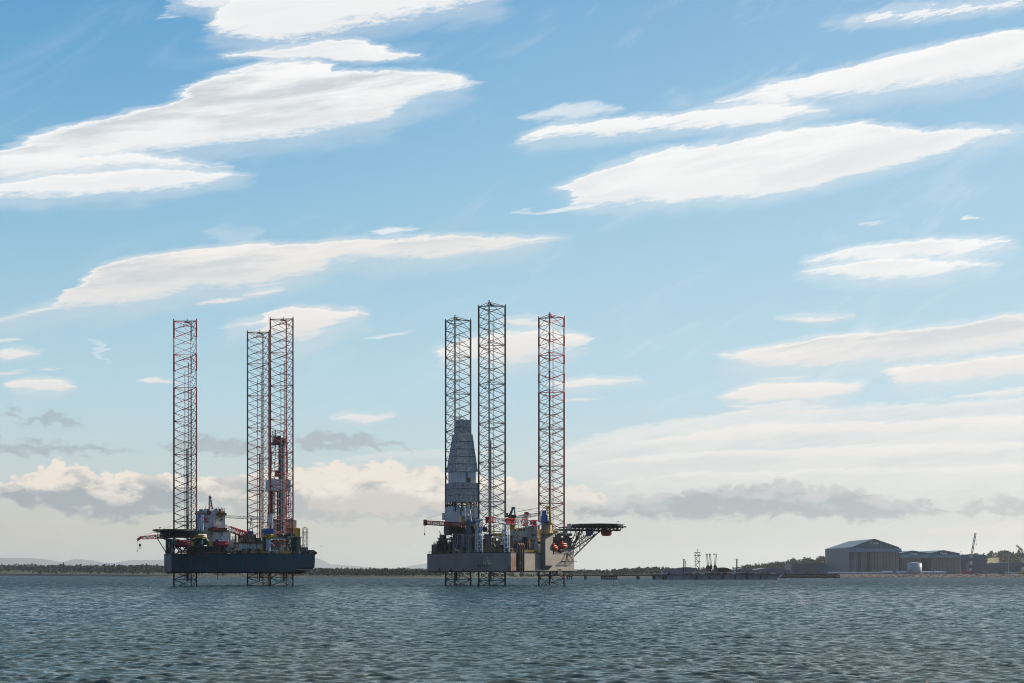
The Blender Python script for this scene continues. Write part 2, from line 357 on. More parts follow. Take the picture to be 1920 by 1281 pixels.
    # lens clouds
    S = [
     ([(-60,296),(0,276),(40,265),(100,245),(200,220),(300,195),(350,168),(390,145),(450,130),(520,116),(590,115),(640,130),(740,132),(840,136),(890,150),(915,158)],
      [(-60,335),(0,330),(100,318),(200,300),(270,290),(330,285),(450,273),(550,259),(650,243),(715,230),(750,207),(800,187),(860,171),(915,160)], dict(core=0.95)),
     ([(-60,296),(0,286),(130,288),(260,288),(320,295),(380,304),(450,314)], [(-60,335),(0,336),(180,323),(320,319),(400,318),(450,316)], dict(st=8)),
     ([(-60,348),(0,342),(100,328),(200,321),(320,317),(400,321),(440,326),(490,328)], [(-60,382),(0,374),(100,373),(220,368),(320,356),(400,342),(440,333),(490,330)], {}),
     ([(395,105),(450,100),(520,90),(590,79),(630,72),(680,77),(740,91),(770,98),(805,105)], [(395,107),(450,111),(550,114),(690,114),(760,109),(805,106)], dict(st=5, sb=7)),
     ([(362,60),(385,38),(425,5),(450,-30),(600,-70),(800,-70),(970,-30)], [(362,62),(400,68),(455,72),(500,84),(545,82),(600,70),(700,50),(800,29),(900,10),(970,-12)], dict(k=1.6, core=0.2)),
     ([(300,10),(330,2),(370,-6),(440,-6)], [(300,12),(340,15),(380,24),(440,8)], dict(k=2.4, op=0.85, core=0)),
     ([(290,30),(315,24),(350,26)], [(290,32),(320,34),(350,29)], dict(k=2.0, op=0.7, core=0)),
     ([(1390,182),(1425,157),(1500,144),(1560,127),(1650,107),(1740,84),(1830,67),(1920,54),(2020,40),(2200,60)], [(1390,184),(1430,190),(1500,196),(1600,187),(1680,170),(1760,160),(1840,147),(1920,134),(2020,118),(2200,80)], dict(core=0.2, st=6)),
     ([(950,264),(1010,244),(1080,230),(1140,223),(1230,214),(1300,207),(1380,199),(1440,194),(1520,202),(1580,209)], [(950,266),(990,270),(1030,263),(1120,258),(1200,248),(1290,243),(1380,241),(1440,236),(1500,224),(1580,211)], dict(k=1.5, core=0)),
     ([(1335,194),(1380,178),(1420,168),(1470,178)], [(1335,196),(1390,202),(1470,202)], dict(k=2.6, op=0.85, core=0)),
     ([(965,220),(1010,204),(1060,193),(1110,189),(1150,192),(1180,200)], [(965,222),(1020,230),(1080,226),(1130,214),(1180,203)], dict(st=14, sb=16, op=0.62, core=0)),
     ([(1010,354),(1060,344),(1120,315),(1180,296),(1195,289),(1260,276),(1330,267),(1410,257),(1440,249),(1540,234),(1580,229),(1640,231),(1690,238),(1760,240),(1850,240),(1980,247)],
      [(1010,356),(1060,362),(1085,390),(1150,389),(1200,380),(1270,383),(1330,378),(1430,372),(1480,364),(1550,346),(1630,326),(1700,309),(1760,293),(1820,268),(1880,253),(1980,249)], dict(k=1.3, sb=18)),
     ([(965,398),(1050,389),(1130,382)], [(965,400),(1050,400),(1130,391)], dict(op=0.7, core=0)),
     ([(-80,602),(0,590),(60,577),(115,566),(130,545),(160,519),(185,500),(210,489),(260,477),(330,469),(440,457),(560,452),(680,446),(780,444),(900,442),(1020,441),(1085,444)],
      [(-80,606),(0,602),(60,592),(120,582),(170,579),(240,574),(290,565),(340,553),(390,545),(460,546),(520,533),(600,512),(640,494),(740,489),(840,485),(920,476),(1000,463),(1085,446)], dict(core=0.95, cols=WARM)),
     ([(455,552),(480,543),(535,540)], [(455,555),(490,556),(535,543)], dict(op=0.9, core=0, cols=WARM)),
     ([(365,567),(410,559),(465,557)], [(365,570),(410,570),(465,560)], dict(op=0.8, core=0, cols=WARM)),
     ([(405,612),(460,602),(490,597),(505,583),(540,574),(600,573),(660,576),(705,589)], [(405,614),(460,615),(480,622),(500,635),(550,646),(600,636),(640,610),(705,591)], dict(k=1.4, cols=WARM)),
     ([(680,434),(720,429),(795,427)], [(680,436),(730,441),(795,431)], dict(op=0.8, core=0)),
     ([(680,629),(720,622),(760,621)], [(680,632),(720,631),(760,624)], dict(op=0.6, core=0)),
     ([(810,674),(860,640),(920,627),(980,617),(1010,611),(1060,621),(1110,633)], [(810,677),(870,682),(960,686),(1010,678),(1050,662),(1080,658),(1110,636)], dict(cols=WARM, st=9)),
     ([(930,605),(1000,597),(1070,596)], [(930,608),(1000,611),(1070,600)], dict(op=0.85, core=0, cols=WARM)),
     ([(1490,492),(1540,478),(1600,465),(1680,451),(1730,446),(1840,447),(1930,456)], [(1490,494),(1560,494),(1640,492),(1720,490),(1800,482),(1870,470),(1930,458)], dict(k=1.4)),
     ([(1490,508),(1560,499),(1640,487),(1700,485),(1800,488),(1880,493)], [(1490,511),(1560,520),(1640,526),(1740,522),(1800,508),(1880,496)], {}),
     ([(1450,600),(1520,591),(1615,588)], [(1450,603),(1520,604),(1615,591)], dict(op=0.9, core=0, cols=WARM)),
     ([(1320,668),(1400,657),(1470,644),(1540,632),(1640,621),(1760,611),(1840,597),(1900,589),(2000,584),(2200,610)], [(1320,671),(1390,687),(1440,693),(1540,691),(1700,682),(1800,667),(1920,657),(2000,652),(2200,630)], dict(core=0.8, cols=WARM)),
     ([(1650,688),(1750,681),(1800,675),(1860,667),(1960,662),(2150,670)], [(1650,691),(1700,724),(1780,718),(1860,710),(1960,702),(2150,680)], dict(cols=WARM, core=0.3)),
     ([(1340,745),(1400,724),(1460,715),(1540,717),(1630,722)], [(1340,748),(1420,758),(1520,755),(1580,744),(1630,725)], dict(cols=WARM, core=0.25)),
     ([(1430,708),(1470,703),(1520,703)], [(1430,711),(1470,712),(1520,705)], dict(op=0.7, core=0, cols=WARM)),
     ([(1360,758),(1450,752),(1580,758)], [(1360,766),(1460,772),(1580,762)], dict(op=0.6, core=0, cols=WARM)),
     ([(1780,740),(1850,730),(1950,722),(2100,730)], [(1780,743),(1860,745),(1950,742),(2100,735)], dict(op=0.8, core=0, cols=WARM)),
     ([(1030,720),(1080,709),(1140,706),(1215,712)], [(1030,729),(1120,728),(1170,721),(1215,714)], dict(op=0.9, core=0, cols=WARM)),
     ([(1050,750),(1090,746),(1145,748)], [(1050,755),(1090,755),(1145,750)], dict(op=0.7, core=0, cols=WARM)),
     ([(620,783),(660,776),(740,779)], [(620,787),(670,790),(740,783)], dict(op=0.85, core=0, cols=WARM)),
     ([(-60,640),(0,632),(45,635)], [(-60,644),(0,645),(45,638)], dict(op=0.85, core=0, cols=WARM)),
     ([(-60,664),(0,657),(50,653),(90,660)], [(-60,668),(0,672),(50,670),(90,663)], dict(op=0.9, core=0, cols=WARM)),
     ([(-60,693),(0,690),(58,690)], [(-60,698),(0,700),(58,693)], dict(op=0.7, core=0, cols=WARM)),
     ([(70,690),(95,687),(118,690)], [(70,693),(95,695),(118,692)], dict(op=0.7, core=0, cols=WARM)),
     ([(10,718),(40,710),(80,709),(135,722)], [(10,721),(40,733),(90,735),(135,725)], dict(op=0.95, core=0, cols=WARM)),
     ([(268,712),(295,707),(330,712)], [(268,715),(295,719),(330,715)], dict(op=0.9, core=0, cols=WARM)),
     ([(1575,43),(1640,28),(1700,14),(1780,4),(1860,-2),(1940,-8)], [(1575,45),(1640,44),(1740,37),(1800,27),(1880,20),(1940,4)], dict(k=3.2, op=0.9, st=9, sb=11, core=0)),
     ([(1800,408),(1815,404),(1832,408)], [(1800,411),(1815,413),(1832,410)], dict(op=0.9, core=0)),
     ([(1605,424),(1630,416),(1660,418)], [(1605,427),(1630,426),(1660,420)], dict(op=0.6, core=0, k=2)),
     ([(380,440),(430,420),(500,425)], [(380,444),(440,460),(500,440)], dict(op=0.22, st=20, sb=20, core=0)),
     ([(165,640),(180,636),(205,680)], [(165,645),(185,668),(205,690)], dict(op=0.35, st=12, sb=12, core=0)),
    ]
    for T, B, kw in S: cloud(T, B, **kw)
    bg = ns.new('ShaderNodeBackground'); out = ns.new('ShaderNodeOutputWorld')
    L.new(mix(1.0, state['c'], (10.0, 10.0, 10.0), 'MULTIPLY'), bg.inputs[0]); bg.inputs[1].default_value = 0.1
    L.new(bg.outputs[0], out.inputs[0])
    W.cycles.sampling_method = 'MANUAL'; W.cycles.sample_map_resolution = 512
build_world()
sun = bpy.data.lights.new('sun', 'SUN'); sun.energy = 5.0; sun.angle = math.radians(0.5); sun.color = (1.0, 0.88, 0.73)
so = bpy.data.objects.new('sun', sun); COL.objects.link(so)
sd = Vector((math.sin(SUN_AZ)*math.cos(SUN_EL), math.cos(SUN_AZ)*math.cos(SUN_EL), math.sin(SUN_EL)))
so.rotation_euler = sd.to_track_quat('Z', 'Y').to_euler(); so.location = (200, 100, 300)

cam = bpy.data.cameras.new('camera'); co = bpy.data.objects.new('camera', cam); COL.objects.link(co)
co.location = (0, 0, CAMZ); co.rotation_euler = (math.pi/2, 0, 0)
cam.sensor_width = 36; cam.lens = 50; cam.shift_y = (HZ-640.5)/1920; cam.clip_end = 60000; cam.clip_start = 0.2
cam.dof.use_dof = True; cam.dof.focus_distance = 640; cam.dof.aperture_fstop = 5.6
sc.camera = co
sc.view_settings.view_transform = 'Standard'; sc.view_settings.look = 'None'; sc.view_settings.gamma = 1; sc.view_settings.exposure = 0.08
sc.cycles.use_denoising = True; sc.cycles.denoising_prefilter = 'ACCURATE'; sc.cycles.denoising_input_passes = 'RGB_ALBEDO_NORMAL'; sc.cycles.filter_width = 1.0
sc.cycles.max_bounces = 5; sc.cycles.diffuse_bounces = 2; sc.cycles.glossy_bounces = 2; sc.cycles.volume_bounces = 1
sc.cycles.caustics_reflective = False; sc.cycles.caustics_refractive = False
# ------------------------------------------------------------------ water: one wind-ruffled sheet
def build_water():
    rng = np.random.default_rng(5)
    fine = np.linspace(math.radians(-23.5), math.radians(23.5), 1150)
    left = np.linspace(-math.pi, math.radians(-23.5), 60)[1:-1]; right = np.linspace(math.radians(23.5), math.pi, 60)[1:]
    az = np.concatenate([left, fine, right])
    r = [8.0]
    while r[-1] < 26500:
        q = r[-1]
        if q < 58: s = 1.6
        elif q < 120: s = 0.20+0.0012*(q-58)
        elif q < 260: s = 0.275+0.0022*(q-120)
        elif q < 760: s = 0.58+0.0022*(q-260)
        else: s = 1.7+(q-760)*0.03
        r.append(q+s)
    r = np.array(r)
    R, A = np.meshgrid(r, az, indexing='ij')
    X = R*np.sin(A); Y = R*np.cos(A); Z = np.zeros_like(X); DX = np.zeros_like(X); DY = np.zeros_like(X)
    slope = np.zeros_like(X)
    lam = np.concatenate([np.geomspace(0.34, 1.9, 44), [3.1, 4.3, 6.0]])
    wind = math.radians(-100)
    dr = np.gradient(r)[:, None]
    Xf, Yf = X, Y
    for l in lam:
        th = wind+rng.normal(0, 0.48); k = 2*math.pi/l; ph = rng.uniform(0, 6.28)
        a = 0.0100*l**0.8 if l < 2 else 0.010
        fade = np.clip((l/np.maximum(dr, 0.01)-1.8)/2.0, 0, 1)
        if fade.max() <= 0: continue
        w = k*(Xf*math.cos(th)+Yf*math.sin(th))+ph
        c, s_ = np.cos(w)*a*fade, np.sin(w)*a*fade
        Z += c; DX -= s_*math.cos(th)*0.75; DY -= s_*math.sin(th)*0.75
    X = X+DX; Y = Y+DY
    n, mcols = X.shape
    co_ = np.stack([X, Y, Z], -1).reshape(-1, 3).astype(np.float32)
    i = np.arange(n-1)[:, None]*mcols+np.arange(mcols-1)[None, :]
    quads = np.stack([i, i+1, i+1+mcols, i+mcols], -1).reshape(-1, 4)[:, ::-1].astype(np.int32)
    me = bpy.data.meshes.new('water')
    me.vertices.add(len(co_)); me.vertices.foreach_set('co', co_.ravel())
    me.loops.add(quads.size); me.loops.foreach_set('vertex_index', quads.ravel())
    me.polygons.add(len(quads)); me.polygons.foreach_set('loop_start', np.arange(0, quads.size, 4, dtype=np.int32))
    me.polygons.foreach_set('use_smooth', np.ones(len(quads), dtype=bool))
    me.update(calc_edges=True)
    o = bpy.data.objects.new('water', me); COL.objects.link(o)
    tag(o, kind='structure')
    mt = bpy.data.materials.new('sea_water'); mt.use_nodes = True
    nt = mt.node_tree; ns = nt.nodes; L = nt.links; bs = ns['Principled BSDF']
    g = ns.new('ShaderNodeNewGeometry')
    def noise(scale, s, detail=4, rough=0.6):
        mp = ns.new('ShaderNodeMapping'); mp.inputs['Scale'].default_value = scale; mp.inputs['Rotation'].default_value = (0, 0, 0.16)
        L.new(g.outputs['Position'], mp.inputs['Vector'])
        t = ns.new('ShaderNodeTexNoise'); t.inputs['Scale'].default_value = s; t.inputs['Detail'].default_value = detail; t.inputs['Roughness'].default_value = rough
        L.new(mp.outputs[0], t.inputs['Vector']); return t.outputs['Fac']
    def mr(v, a, b, c, d, smooth=False):
        t = ns.new('ShaderNodeMapRange'); t.clamp = True
        if smooth: t.interpolation_type = 'SMOOTHSTEP'
        L.new(v, t.inputs[0])
        for q, val in zip((1, 2, 3, 4), (a, b, c, d)): t.inputs[q].default_value = val
        return t.outputs[0]
    def mth(op, a, b):
        t = ns.new('ShaderNodeMath'); t.operation = op
        for q, v in ((0, a), (1, b)):
            if hasattr(v, 'is_linked'): L.new(v, t.inputs[q])
            else: t.inputs[q].default_value = v
        return t.outputs[0]
    sx = ns.new('ShaderNodeSeparateXYZ'); L.new(g.outputs['Position'], sx.inputs[0])
    # silty shallows near the beach, deep green-blue water further out
    shallow = mth('ADD', mr(sx.outputs[1], 60, 300, 1.0, 0.0, True), mth('MULTIPLY', mth('SUBTRACT', noise((0.01, 0.02, 0.01), 1), 0.5), 0.8))
    cm = ns.new('ShaderNodeMix'); cm.data_type = 'RGBA'; L.new(shallow, cm.inputs[0])
    cm.clamp_factor = True
    cm.inputs[6].default_value = (0.008, 0.062, 0.066, 1); cm.inputs[7].default_value = (0.100, 0.124, 0.088, 1)
    # whitecaps: small, scattered, elongated along the crests
    f1 = mr(noise((0.30, 0.34, 0.2), 1.0, 3, 0.55), 0.628, 0.655, 0, 1)
    f2 = mr(noise((0.9, 0.9, 0.9), 1.3, 4, 0.7), 0.42, 0.55, 0, 1)
    far = mr(sx.outputs[1], 110, 260, 0.25, 1.0)
    foam = mth('MULTIPLY', mth('MULTIPLY', f1, f2), far)
    c2 = ns.new('ShaderNodeMix'); c2.data_type = 'RGBA'; L.new(foam, c2.inputs[0]); L.new(cm.outputs[2], c2.inputs[6]); c2.inputs[7].default_value = (0.75, 0.76, 0.75, 1)
    L.new(c2.outputs[2], bs.inputs['Base Color'])
    rr = ns.new('ShaderNodeMix'); rr.data_type = 'FLOAT'; L.new(foam, rr.inputs[0]); rr.inputs[2].default_value = 0.12; rr.inputs[3].default_value = 0.8
    L.new(rr.outputs[0], bs.inputs['Roughness'])
    bs.inputs['IOR'].default_value = 1.333; bs.inputs['Specular IOR Level'].default_value = 0.30
    # ripples too small for the mesh: their slopes, straight from a noise field
    def slopes(scale, s, amp, near=None):
        mp = ns.new('ShaderNodeMapping'); mp.inputs['Scale'].default_value = scale; mp.inputs['Rotation'].default_value = (0, 0, 0.16)
        L.new(g.outputs['Position'], mp.inputs['Vector'])
        t = ns.new('ShaderNodeTexNoise'); t.inputs['Scale'].default_value = s; t.inputs['Detail'].default_value = 3; t.inputs['Roughness'].default_value = 0.6
        L.new(mp.outputs[0], t.inputs['Vector'])
        v = ns.new('ShaderNodeVectorMath'); v.operation = 'SUBTRACT'; L.new(t.outputs['Color'], v.inputs[0]); v.inputs[1].default_value = (0.5, 0.5, 0.5)
        w = ns.new('ShaderNodeVectorMath'); w.operation = 'MULTIPLY'; L.new(v.outputs[0], w.inputs[0]); w.inputs[1].default_value = (amp*0.6, amp, 0)
        if near is not None:
            q = ns.new('ShaderNodeVectorMath'); q.operation = 'SCALE'; L.new(w.outputs[0], q.inputs[0]); L.new(near, q.inputs['Scale']); return q.outputs[0]
        return w.outputs[0]
    def vadd(a, b):
        v = ns.new('ShaderNodeVectorMath'); v.operation = 'ADD'; L.new(a, v.inputs[0]); L.new(b, v.inputs[1]); return v.outputs[0]
    lanes = mr(noise((0.010, 0.045, 0.01), 1.0, 3, 0.6), 0.36, 0.64, 0.45, 1.5)   # wind lanes and slicks
    nrm = vadd(g.outputs['Normal'], slopes((0.9, 3.4, 0.6), 1.5, 1.15, lanes))
    nrm = vadd(nrm, slopes((0.40, 1.0, 0.3), 1.0, 2.6, mr(sx.outputs[1], 90, 360, 0.1, 1.0)))
    # beyond the mesh's reach the lee faces, steeper towards the beach, stand for the unresolved waves
    lee = ns.new('ShaderNodeCombineXYZ'); L.new(mr(sx.outputs[1], 60, 700, -0.10, -0.42), lee.inputs[1])
    nrm = vadd(nrm, lee.outputs[0])
    nn = ns.new('ShaderNodeVectorMath'); nn.operation = 'NORMALIZE'; L.new(nrm, nn.inputs[0]); L.new(nn.outputs[0], bs.inputs['Normal'])
    me.materials.append(mt)
build_water()
# ------------------------------------------------------------------ jack-up rigs
class Rig:
    def __init__(s, O, az, side, label, cat='oil rig'):
        s.O = O; s.az = az; s.side = side
        s.u = (math.cos(az), math.sin(az)); y = (-math.sin(az), math.cos(az)); s.n = (side*y[0], side*y[1])
        s.root = empty('jackup_rig', (O[0], O[1], 0), az); tag(s.root, label, cat)
    def Y(s, px, v):
        k = (px-960)/F; return (v+s.O[0]*s.n[0]+s.O[1]*s.n[1])/(k*s.n[0]+s.n[1])
    def u_of(s, px, v):
        Y = s.Y(px, v); X = (px-960)/F*Y; return (X-s.O[0])*s.u[0]+(Y-s.O[1])*s.u[1]
    def pt(s, px, py, v):
        Y = s.Y(px, v); return Vector((s.u_of(px, v), s.side*v, CAMZ+(HZ-py)/F*Y))
    def L(s, u, v, z): return Vector((u, s.side*v, z))
    def world(s, p):
        return Vector((s.O[0]+p.x*math.cos(s.az)-p.y*math.sin(s.az), s.O[1]+p.x*math.sin(s.az)+p.y*math.cos(s.az), p.z))
    def box(s, mb, px0, px1, py0, py1, v, dv):
        for _ in range(12):                   # shallower if the two silhouettes would cross
            ua, ub = s.u_of(px0, v-dv), s.u_of(px1, v)
            ok = (ub-ua if s.u[0] > 0 else ua-ub) > 0.35*abs(s.u_of(px0, v)-ub)
            if ok: break
            dv *= 0.7
        pm = (px0+px1)/2
        mb.box(ua, ub, s.side*v, s.side*(v-dv), s.pt(pm, py1, v).z, s.pt(pm, py0, v).z)
        return ua, ub, dv
    def part(s, name, mb, mats, parent=None, label=None, smooth=False):
        o = mb.build(name, mats, parent or s.root, smooth)
        if o and label: o['label'] = label
        return o
    def tube(s, mb, a, b, r, n=6): mb.tube(s.pt(*a), s.pt(*b), r, n)

def build_leg(rig, u, v, rad, ztop, bay, mats, paint, rc, rb, pipe_top, label=None, pipes=2):
    """triangular truss leg; paint(k from top) -> material slot"""
    c = rig.L(u, v, 0)
    V = [c+Vector((rad*math.cos(a), rad*math.sin(a), 0)) for a in (0, 2*math.pi/3, 4*math.pi/3)]
    nb = int((ztop+6)/bay)
    zs = [ztop-bay*k for k in range(nb+1)]
    up = Vector((0, 0, 1))
    mats = list(mats)+['keel_black']; wet = len(mats)-1; dry = paint
    paint = lambda k: wet if zs[k] < 6.5 else dry(k)     # weed and wet steel near the water
    root = None
    for i in range(3):
        mb = MB()
        for k in range(nb):
            mb.cur = paint(k); mb.tube(V[i]+up*zs[k+1], V[i]+up*zs[k], rc, 8)
            d = (V[i]-c).normalized()
            mb.box(V[i].x-d.x*rc-0.12, V[i].x-d.x*rc+0.12, V[i].y-d.y*rc-0.12, V[i].y-d.y*rc+0.12, zs[k+1], zs[k])
        mb.cur = paint(0); mb.tube(V[i]+up*ztop, V[i]+up*(ztop+0.9), rc*0.8, 8)
        if root is None: root = rig.part('leg', mb, mats, None, label)
        else: rig.part('chord', mb, mats, root)
    mb = MB()
    for k in range(nb):
        mb.cur = paint(k)
        for i in range(3):
            a, b = V[i], V[(i+1) % 3]
            mb.tube(a+up*zs[k], b+up*zs[k+1], rb, 6); mb.tube(b+up*zs[k], a+up*zs[k+1], rb, 6)
            if k % 4 == 0 or k >= nb-6: mb.tube(a+up*zs[k], b+up*zs[k], rb*1.05, 6)
        if k % 2 == 0:
            zm = (zs[k]+zs[k+1])/2
            mids = [(V[i]+V[(i+1) % 3])/2+up*zm for i in range(3)]
            for i in range(3): mb.tube(mids[i], mids[(i+1) % 3], rb*0.7, 5)
    rig.part('bracing', mb, mats, root)
    mb = MB()
    for q in range(pipes):
        o = Vector((-0.6+1.5*q, 0.5-0.9*q, 0))
        z1 = ztop-pipe_top-4*q; mb.tube(c+o+up*2, c+o+up*z1, 0.16 if q else 0.2, 6)
    mb.tube(c+Vector((0.2, 0.9, 2)), c+Vector((0.2, 0.9, ztop*0.52)), 0.42, 8)
    rig.part('riser_pipe', mb, 'pipe_grey', root)
    mb = MB()
    mb.box(c.x-1.3, c.x+1.3, c.y-1.3, c.y+1.3, ztop-0.15, ztop+0.1)
    for i in range(3): mb.tube(c+up*ztop, V[i]+up*ztop, rb, 5)
    mb.tube(c+up*ztop, c+up*(ztop+1.6), 0.14, 6)
    rig.part('top_platform', mb, [mats[0]], root)
    return root

def offset_poly(poly, d):
    cx = sum(p[0] for p in poly)/len(poly); cy = sum(p[1] for p in poly)/len(poly)
    out = []
    for x, y in poly:
        l = math.hypot(x-cx, y-cy); out.append((cx+(x-cx)*(1-d/l), cy+(y-cy)*(1-d/l)))
    return out

def railing(mb, poly, z, step=2.0, h=1.1, r=0.05, closed=True):
    pts = poly+[poly[0]] if closed else poly
    for a, b in zip(pts, pts[1:]):
        l = math.hypot(b[0]-a[0], b[1]-a[1]); n = max(1, int(l/step))
        for k in range(n+1):
            t = k/n; x, y = a[0]+(b[0]-a[0])*t, a[1]+(b[1]-a[1])*t
            mb.tube((x, y, z), (x, y, z+h), r, 4)
        for f in (0.5, 1.0): mb.tube((*a, z+h*f), (*b, z+h*f), r, 4)

def build_hull(rig, outline, z0, z1, material, bevel=1.0):
    P3 = [(u, rig.side*v) for u, v in outline]
    a = sum(P3[i][0]*P3[(i+1) % len(P3)][1]-P3[(i+1) % len(P3)][0]*P3[i][1] for i in range(len(P3)))
    if a < 0: P3 = P3[::-1]
    inn = offset_poly(P3, bevel)
    mb = MB(); mb.cur = 0
    mb.loft([[Vector((x, y, z0)) for x, y in inn], [Vector((x, y, z0+bevel*0.55)) for x, y in P3], [Vector((x, y, z1)) for x, y in P3]])
    h = rig.part('hull', mb, [material])
    mb = MB(); ins = offset_poly(P3, 0.4); mb.prism(ins, z1+0.004, z1+0.06); rig.part('deck', mb, 'deck_grey', h)
    mb = MB(); railing(mb, offset_poly(P3, 0.5), z1); rig.part('railing', mb, 'yellow_paint', h)
    mb = MB()                                  # rubbing strake round the deck edge
    for (x0, y0), (x1, y1) in zip(P3, P3[1:]+P3[:1]): mb.bar((x0, y0, z1-0.12), (x1, y1, z1-0.12), 0.22, 0.3)
    rig.part('deck_edge', mb, 'dark_steel', h)
    mb = MB(); mb.prism(offset_poly(P3, bevel+0.6), z0-0.12, z0-0.004); rig.part('hull_bottom', mb, 'keel_black', h)
    return h

def plant(rig, name, mats, *areas):
    for a in areas:
        mb = MB(); clutter(rig, mb, *a); rig.part(name, mb, mats)

def clutter(rig, mb, u0, u1, v0, v1, z, n, seed, hmax=2.4, nm=1):
    """plant, valves, skids and pipe runs on a stretch of deck"""
    rr = random.Random(seed)
    for _ in range(n):
        u, v = rr.uniform(u0, u1), rr.uniform(v0, v1); mb.cur = rr.randrange(nm); k = rr.random()
        if k < 0.4:
            a, b, h = rr.uniform(.4, 1.6), rr.uniform(.4, 1.4), rr.uniform(.6, hmax)
            c = rig.L(u, v, z); mb.box(c.x-a, c.x+a, c.y-b, c.y+b, z, z+h)
            if rr.random() < .5: mb.box(c.x-a*.6, c.x+a*.3, c.y-b*.6, c.y+b*.6, z+h, z+h+rr.uniform(.2, .7))
        elif k < 0.6:
            c = rig.L(u, v, z); mb.lathe(c, [(0.01, 0), (rr.uniform(.3, .8),)*1+(0.0,)] if False else [(.5, 0), (.5, rr.uniform(.8, hmax)), (.1, hmax)], 10)
        elif k < 0.8:
            a = rig.L(u, v, z+rr.uniform(.4, hmax)); b = a+Vector((rr.uniform(2, 7), 0, 0)) if rr.random() < .6 else a+Vector((0, rr.uniform(2, 5), 0))
            mb.tube(a, b, rr.uniform(.08, .22), 6); mb.tube((a.x, a.y, z), a, .09, 5); mb.tube((b.x, b.y, z), b, .09, 5)
        else:
            a = rig.L(u, v, z); mb.tube(a, a+Vector((0, 0, rr.uniform(1.2, hmax*1.6))), rr.uniform(.06, .16), 5)

def jackcase(rig, u, v, rad, z0, z1, material, brace):
    c = rig.L(u, v, 0); up = Vector((0, 0, 1)); root = None
    ps = [c+Vector((rad*math.cos(a), rad*math.sin(a), 0)) for a in (0, 2*math.pi/3, 4*math.pi/3)]
    for i, p in enumerate(ps):
        d = (p-c).normalized(); e = Vector((-d.y, d.x, 0)); mb = MB()
        mb.obox(p, d, (e.x, e.y), 1.7, 1.3, z0, z1)
        for k in range(3):                     # jacking motors
            for s_ in (-1, 1):
                q = p+e*1.3*s_+up*(z0+1.2+k*(z1-z0-1.5)/3); mb.tube(q, q+e*0.9*s_, .5, 8)
        o = rig.part('jack_house', mb, material)
        mb = MB(); mb.obox(p, d, (e.x, e.y), 2.2, 1.8, z1+0.004, z1+0.35); rig.part('cap', mb, 'dark_steel', o)
        q = ps[(i+1) % 3]; m = (p+q)/2
        mb = MB(); mb.bar(p+up*(z1-.4), q+up*(z1-.4), .7, .7)
        for r_ in (p, q): mb.tube(r_+up*(z1-.3), m+up*(z0+.4), .26, 8)
        rig.part('brace', mb, brace, o)

def lifeboat(loc, length, heading, material, label, group, pitch=0.0, name='lifeboat', fat=0.19):
    """enclosed lifeboat: hull with keel and stem, canopy, conning dome"""
    root = empty(name, loc, heading); root.rotation_euler = (0, pitch, heading)
    tag(root, label, 'lifeboat', group)
    h = length*fat; w = length*fat; N = 13
    def ring(t, top):
        x = (t-0.5)*length; e = max(0.0, 1-abs(2*t-1)**2.6)**0.5; e = max(e, 0.05)
        R = []
        for k in range(12):
            a = 2*math.pi*k/12; cy, cz = math.cos(a), math.sin(a)
            yy = w*e*math.copysign(abs(cy)**0.8, cy)
            zz = (h*0.95*(0.35+0.65*e) if cz > 0 else h*(0.5+0.5*e))*math.copysign(abs(cz)**0.8, cz)
            if not top and cz > 0: zz = min(zz, h*0.12)
            if top and cz < 0: zz = h*0.12
            R.append(Vector((x, yy*(1.04 if not top else 0.97), zz)))
        return R
    mb = MB(); mb.loft([ring(i/(N-1), False) for i in range(N)]); mb.bar((-length*.4, 0, -h*1.02), (length*.4, 0, -h*1.02), .12, .25)
    mb.build('hull', material, root, True)
    mb = MB(); mb.loft([ring(i/(N-1), True) for i in range(N)]); mb.box(-length*.32, -length*.16, -w*.45, w*.45, h*.8, h*1.35)
    mb.build('canopy', material, root, True)
    for s_ in (-1, 1):
        for k in range(4):
            mb = MB(); mb.box(-length*.2+k*length*.13, -length*.2+k*length*.13+length*.06, s_*w*.99-.03, s_*w*.99+.03, h*.22, h*.42); mb.build('window', 'window_dark', root)
    return root

def crane_boom(rig, parent, a, b, w0, w1, n, r, colf, mats, name='boom'):
    mb = MB(); mb.lattice(a, b, w0, w1, n, r*1.5, r*1.0, colf); return rig.part(name, mb, mats, parent)
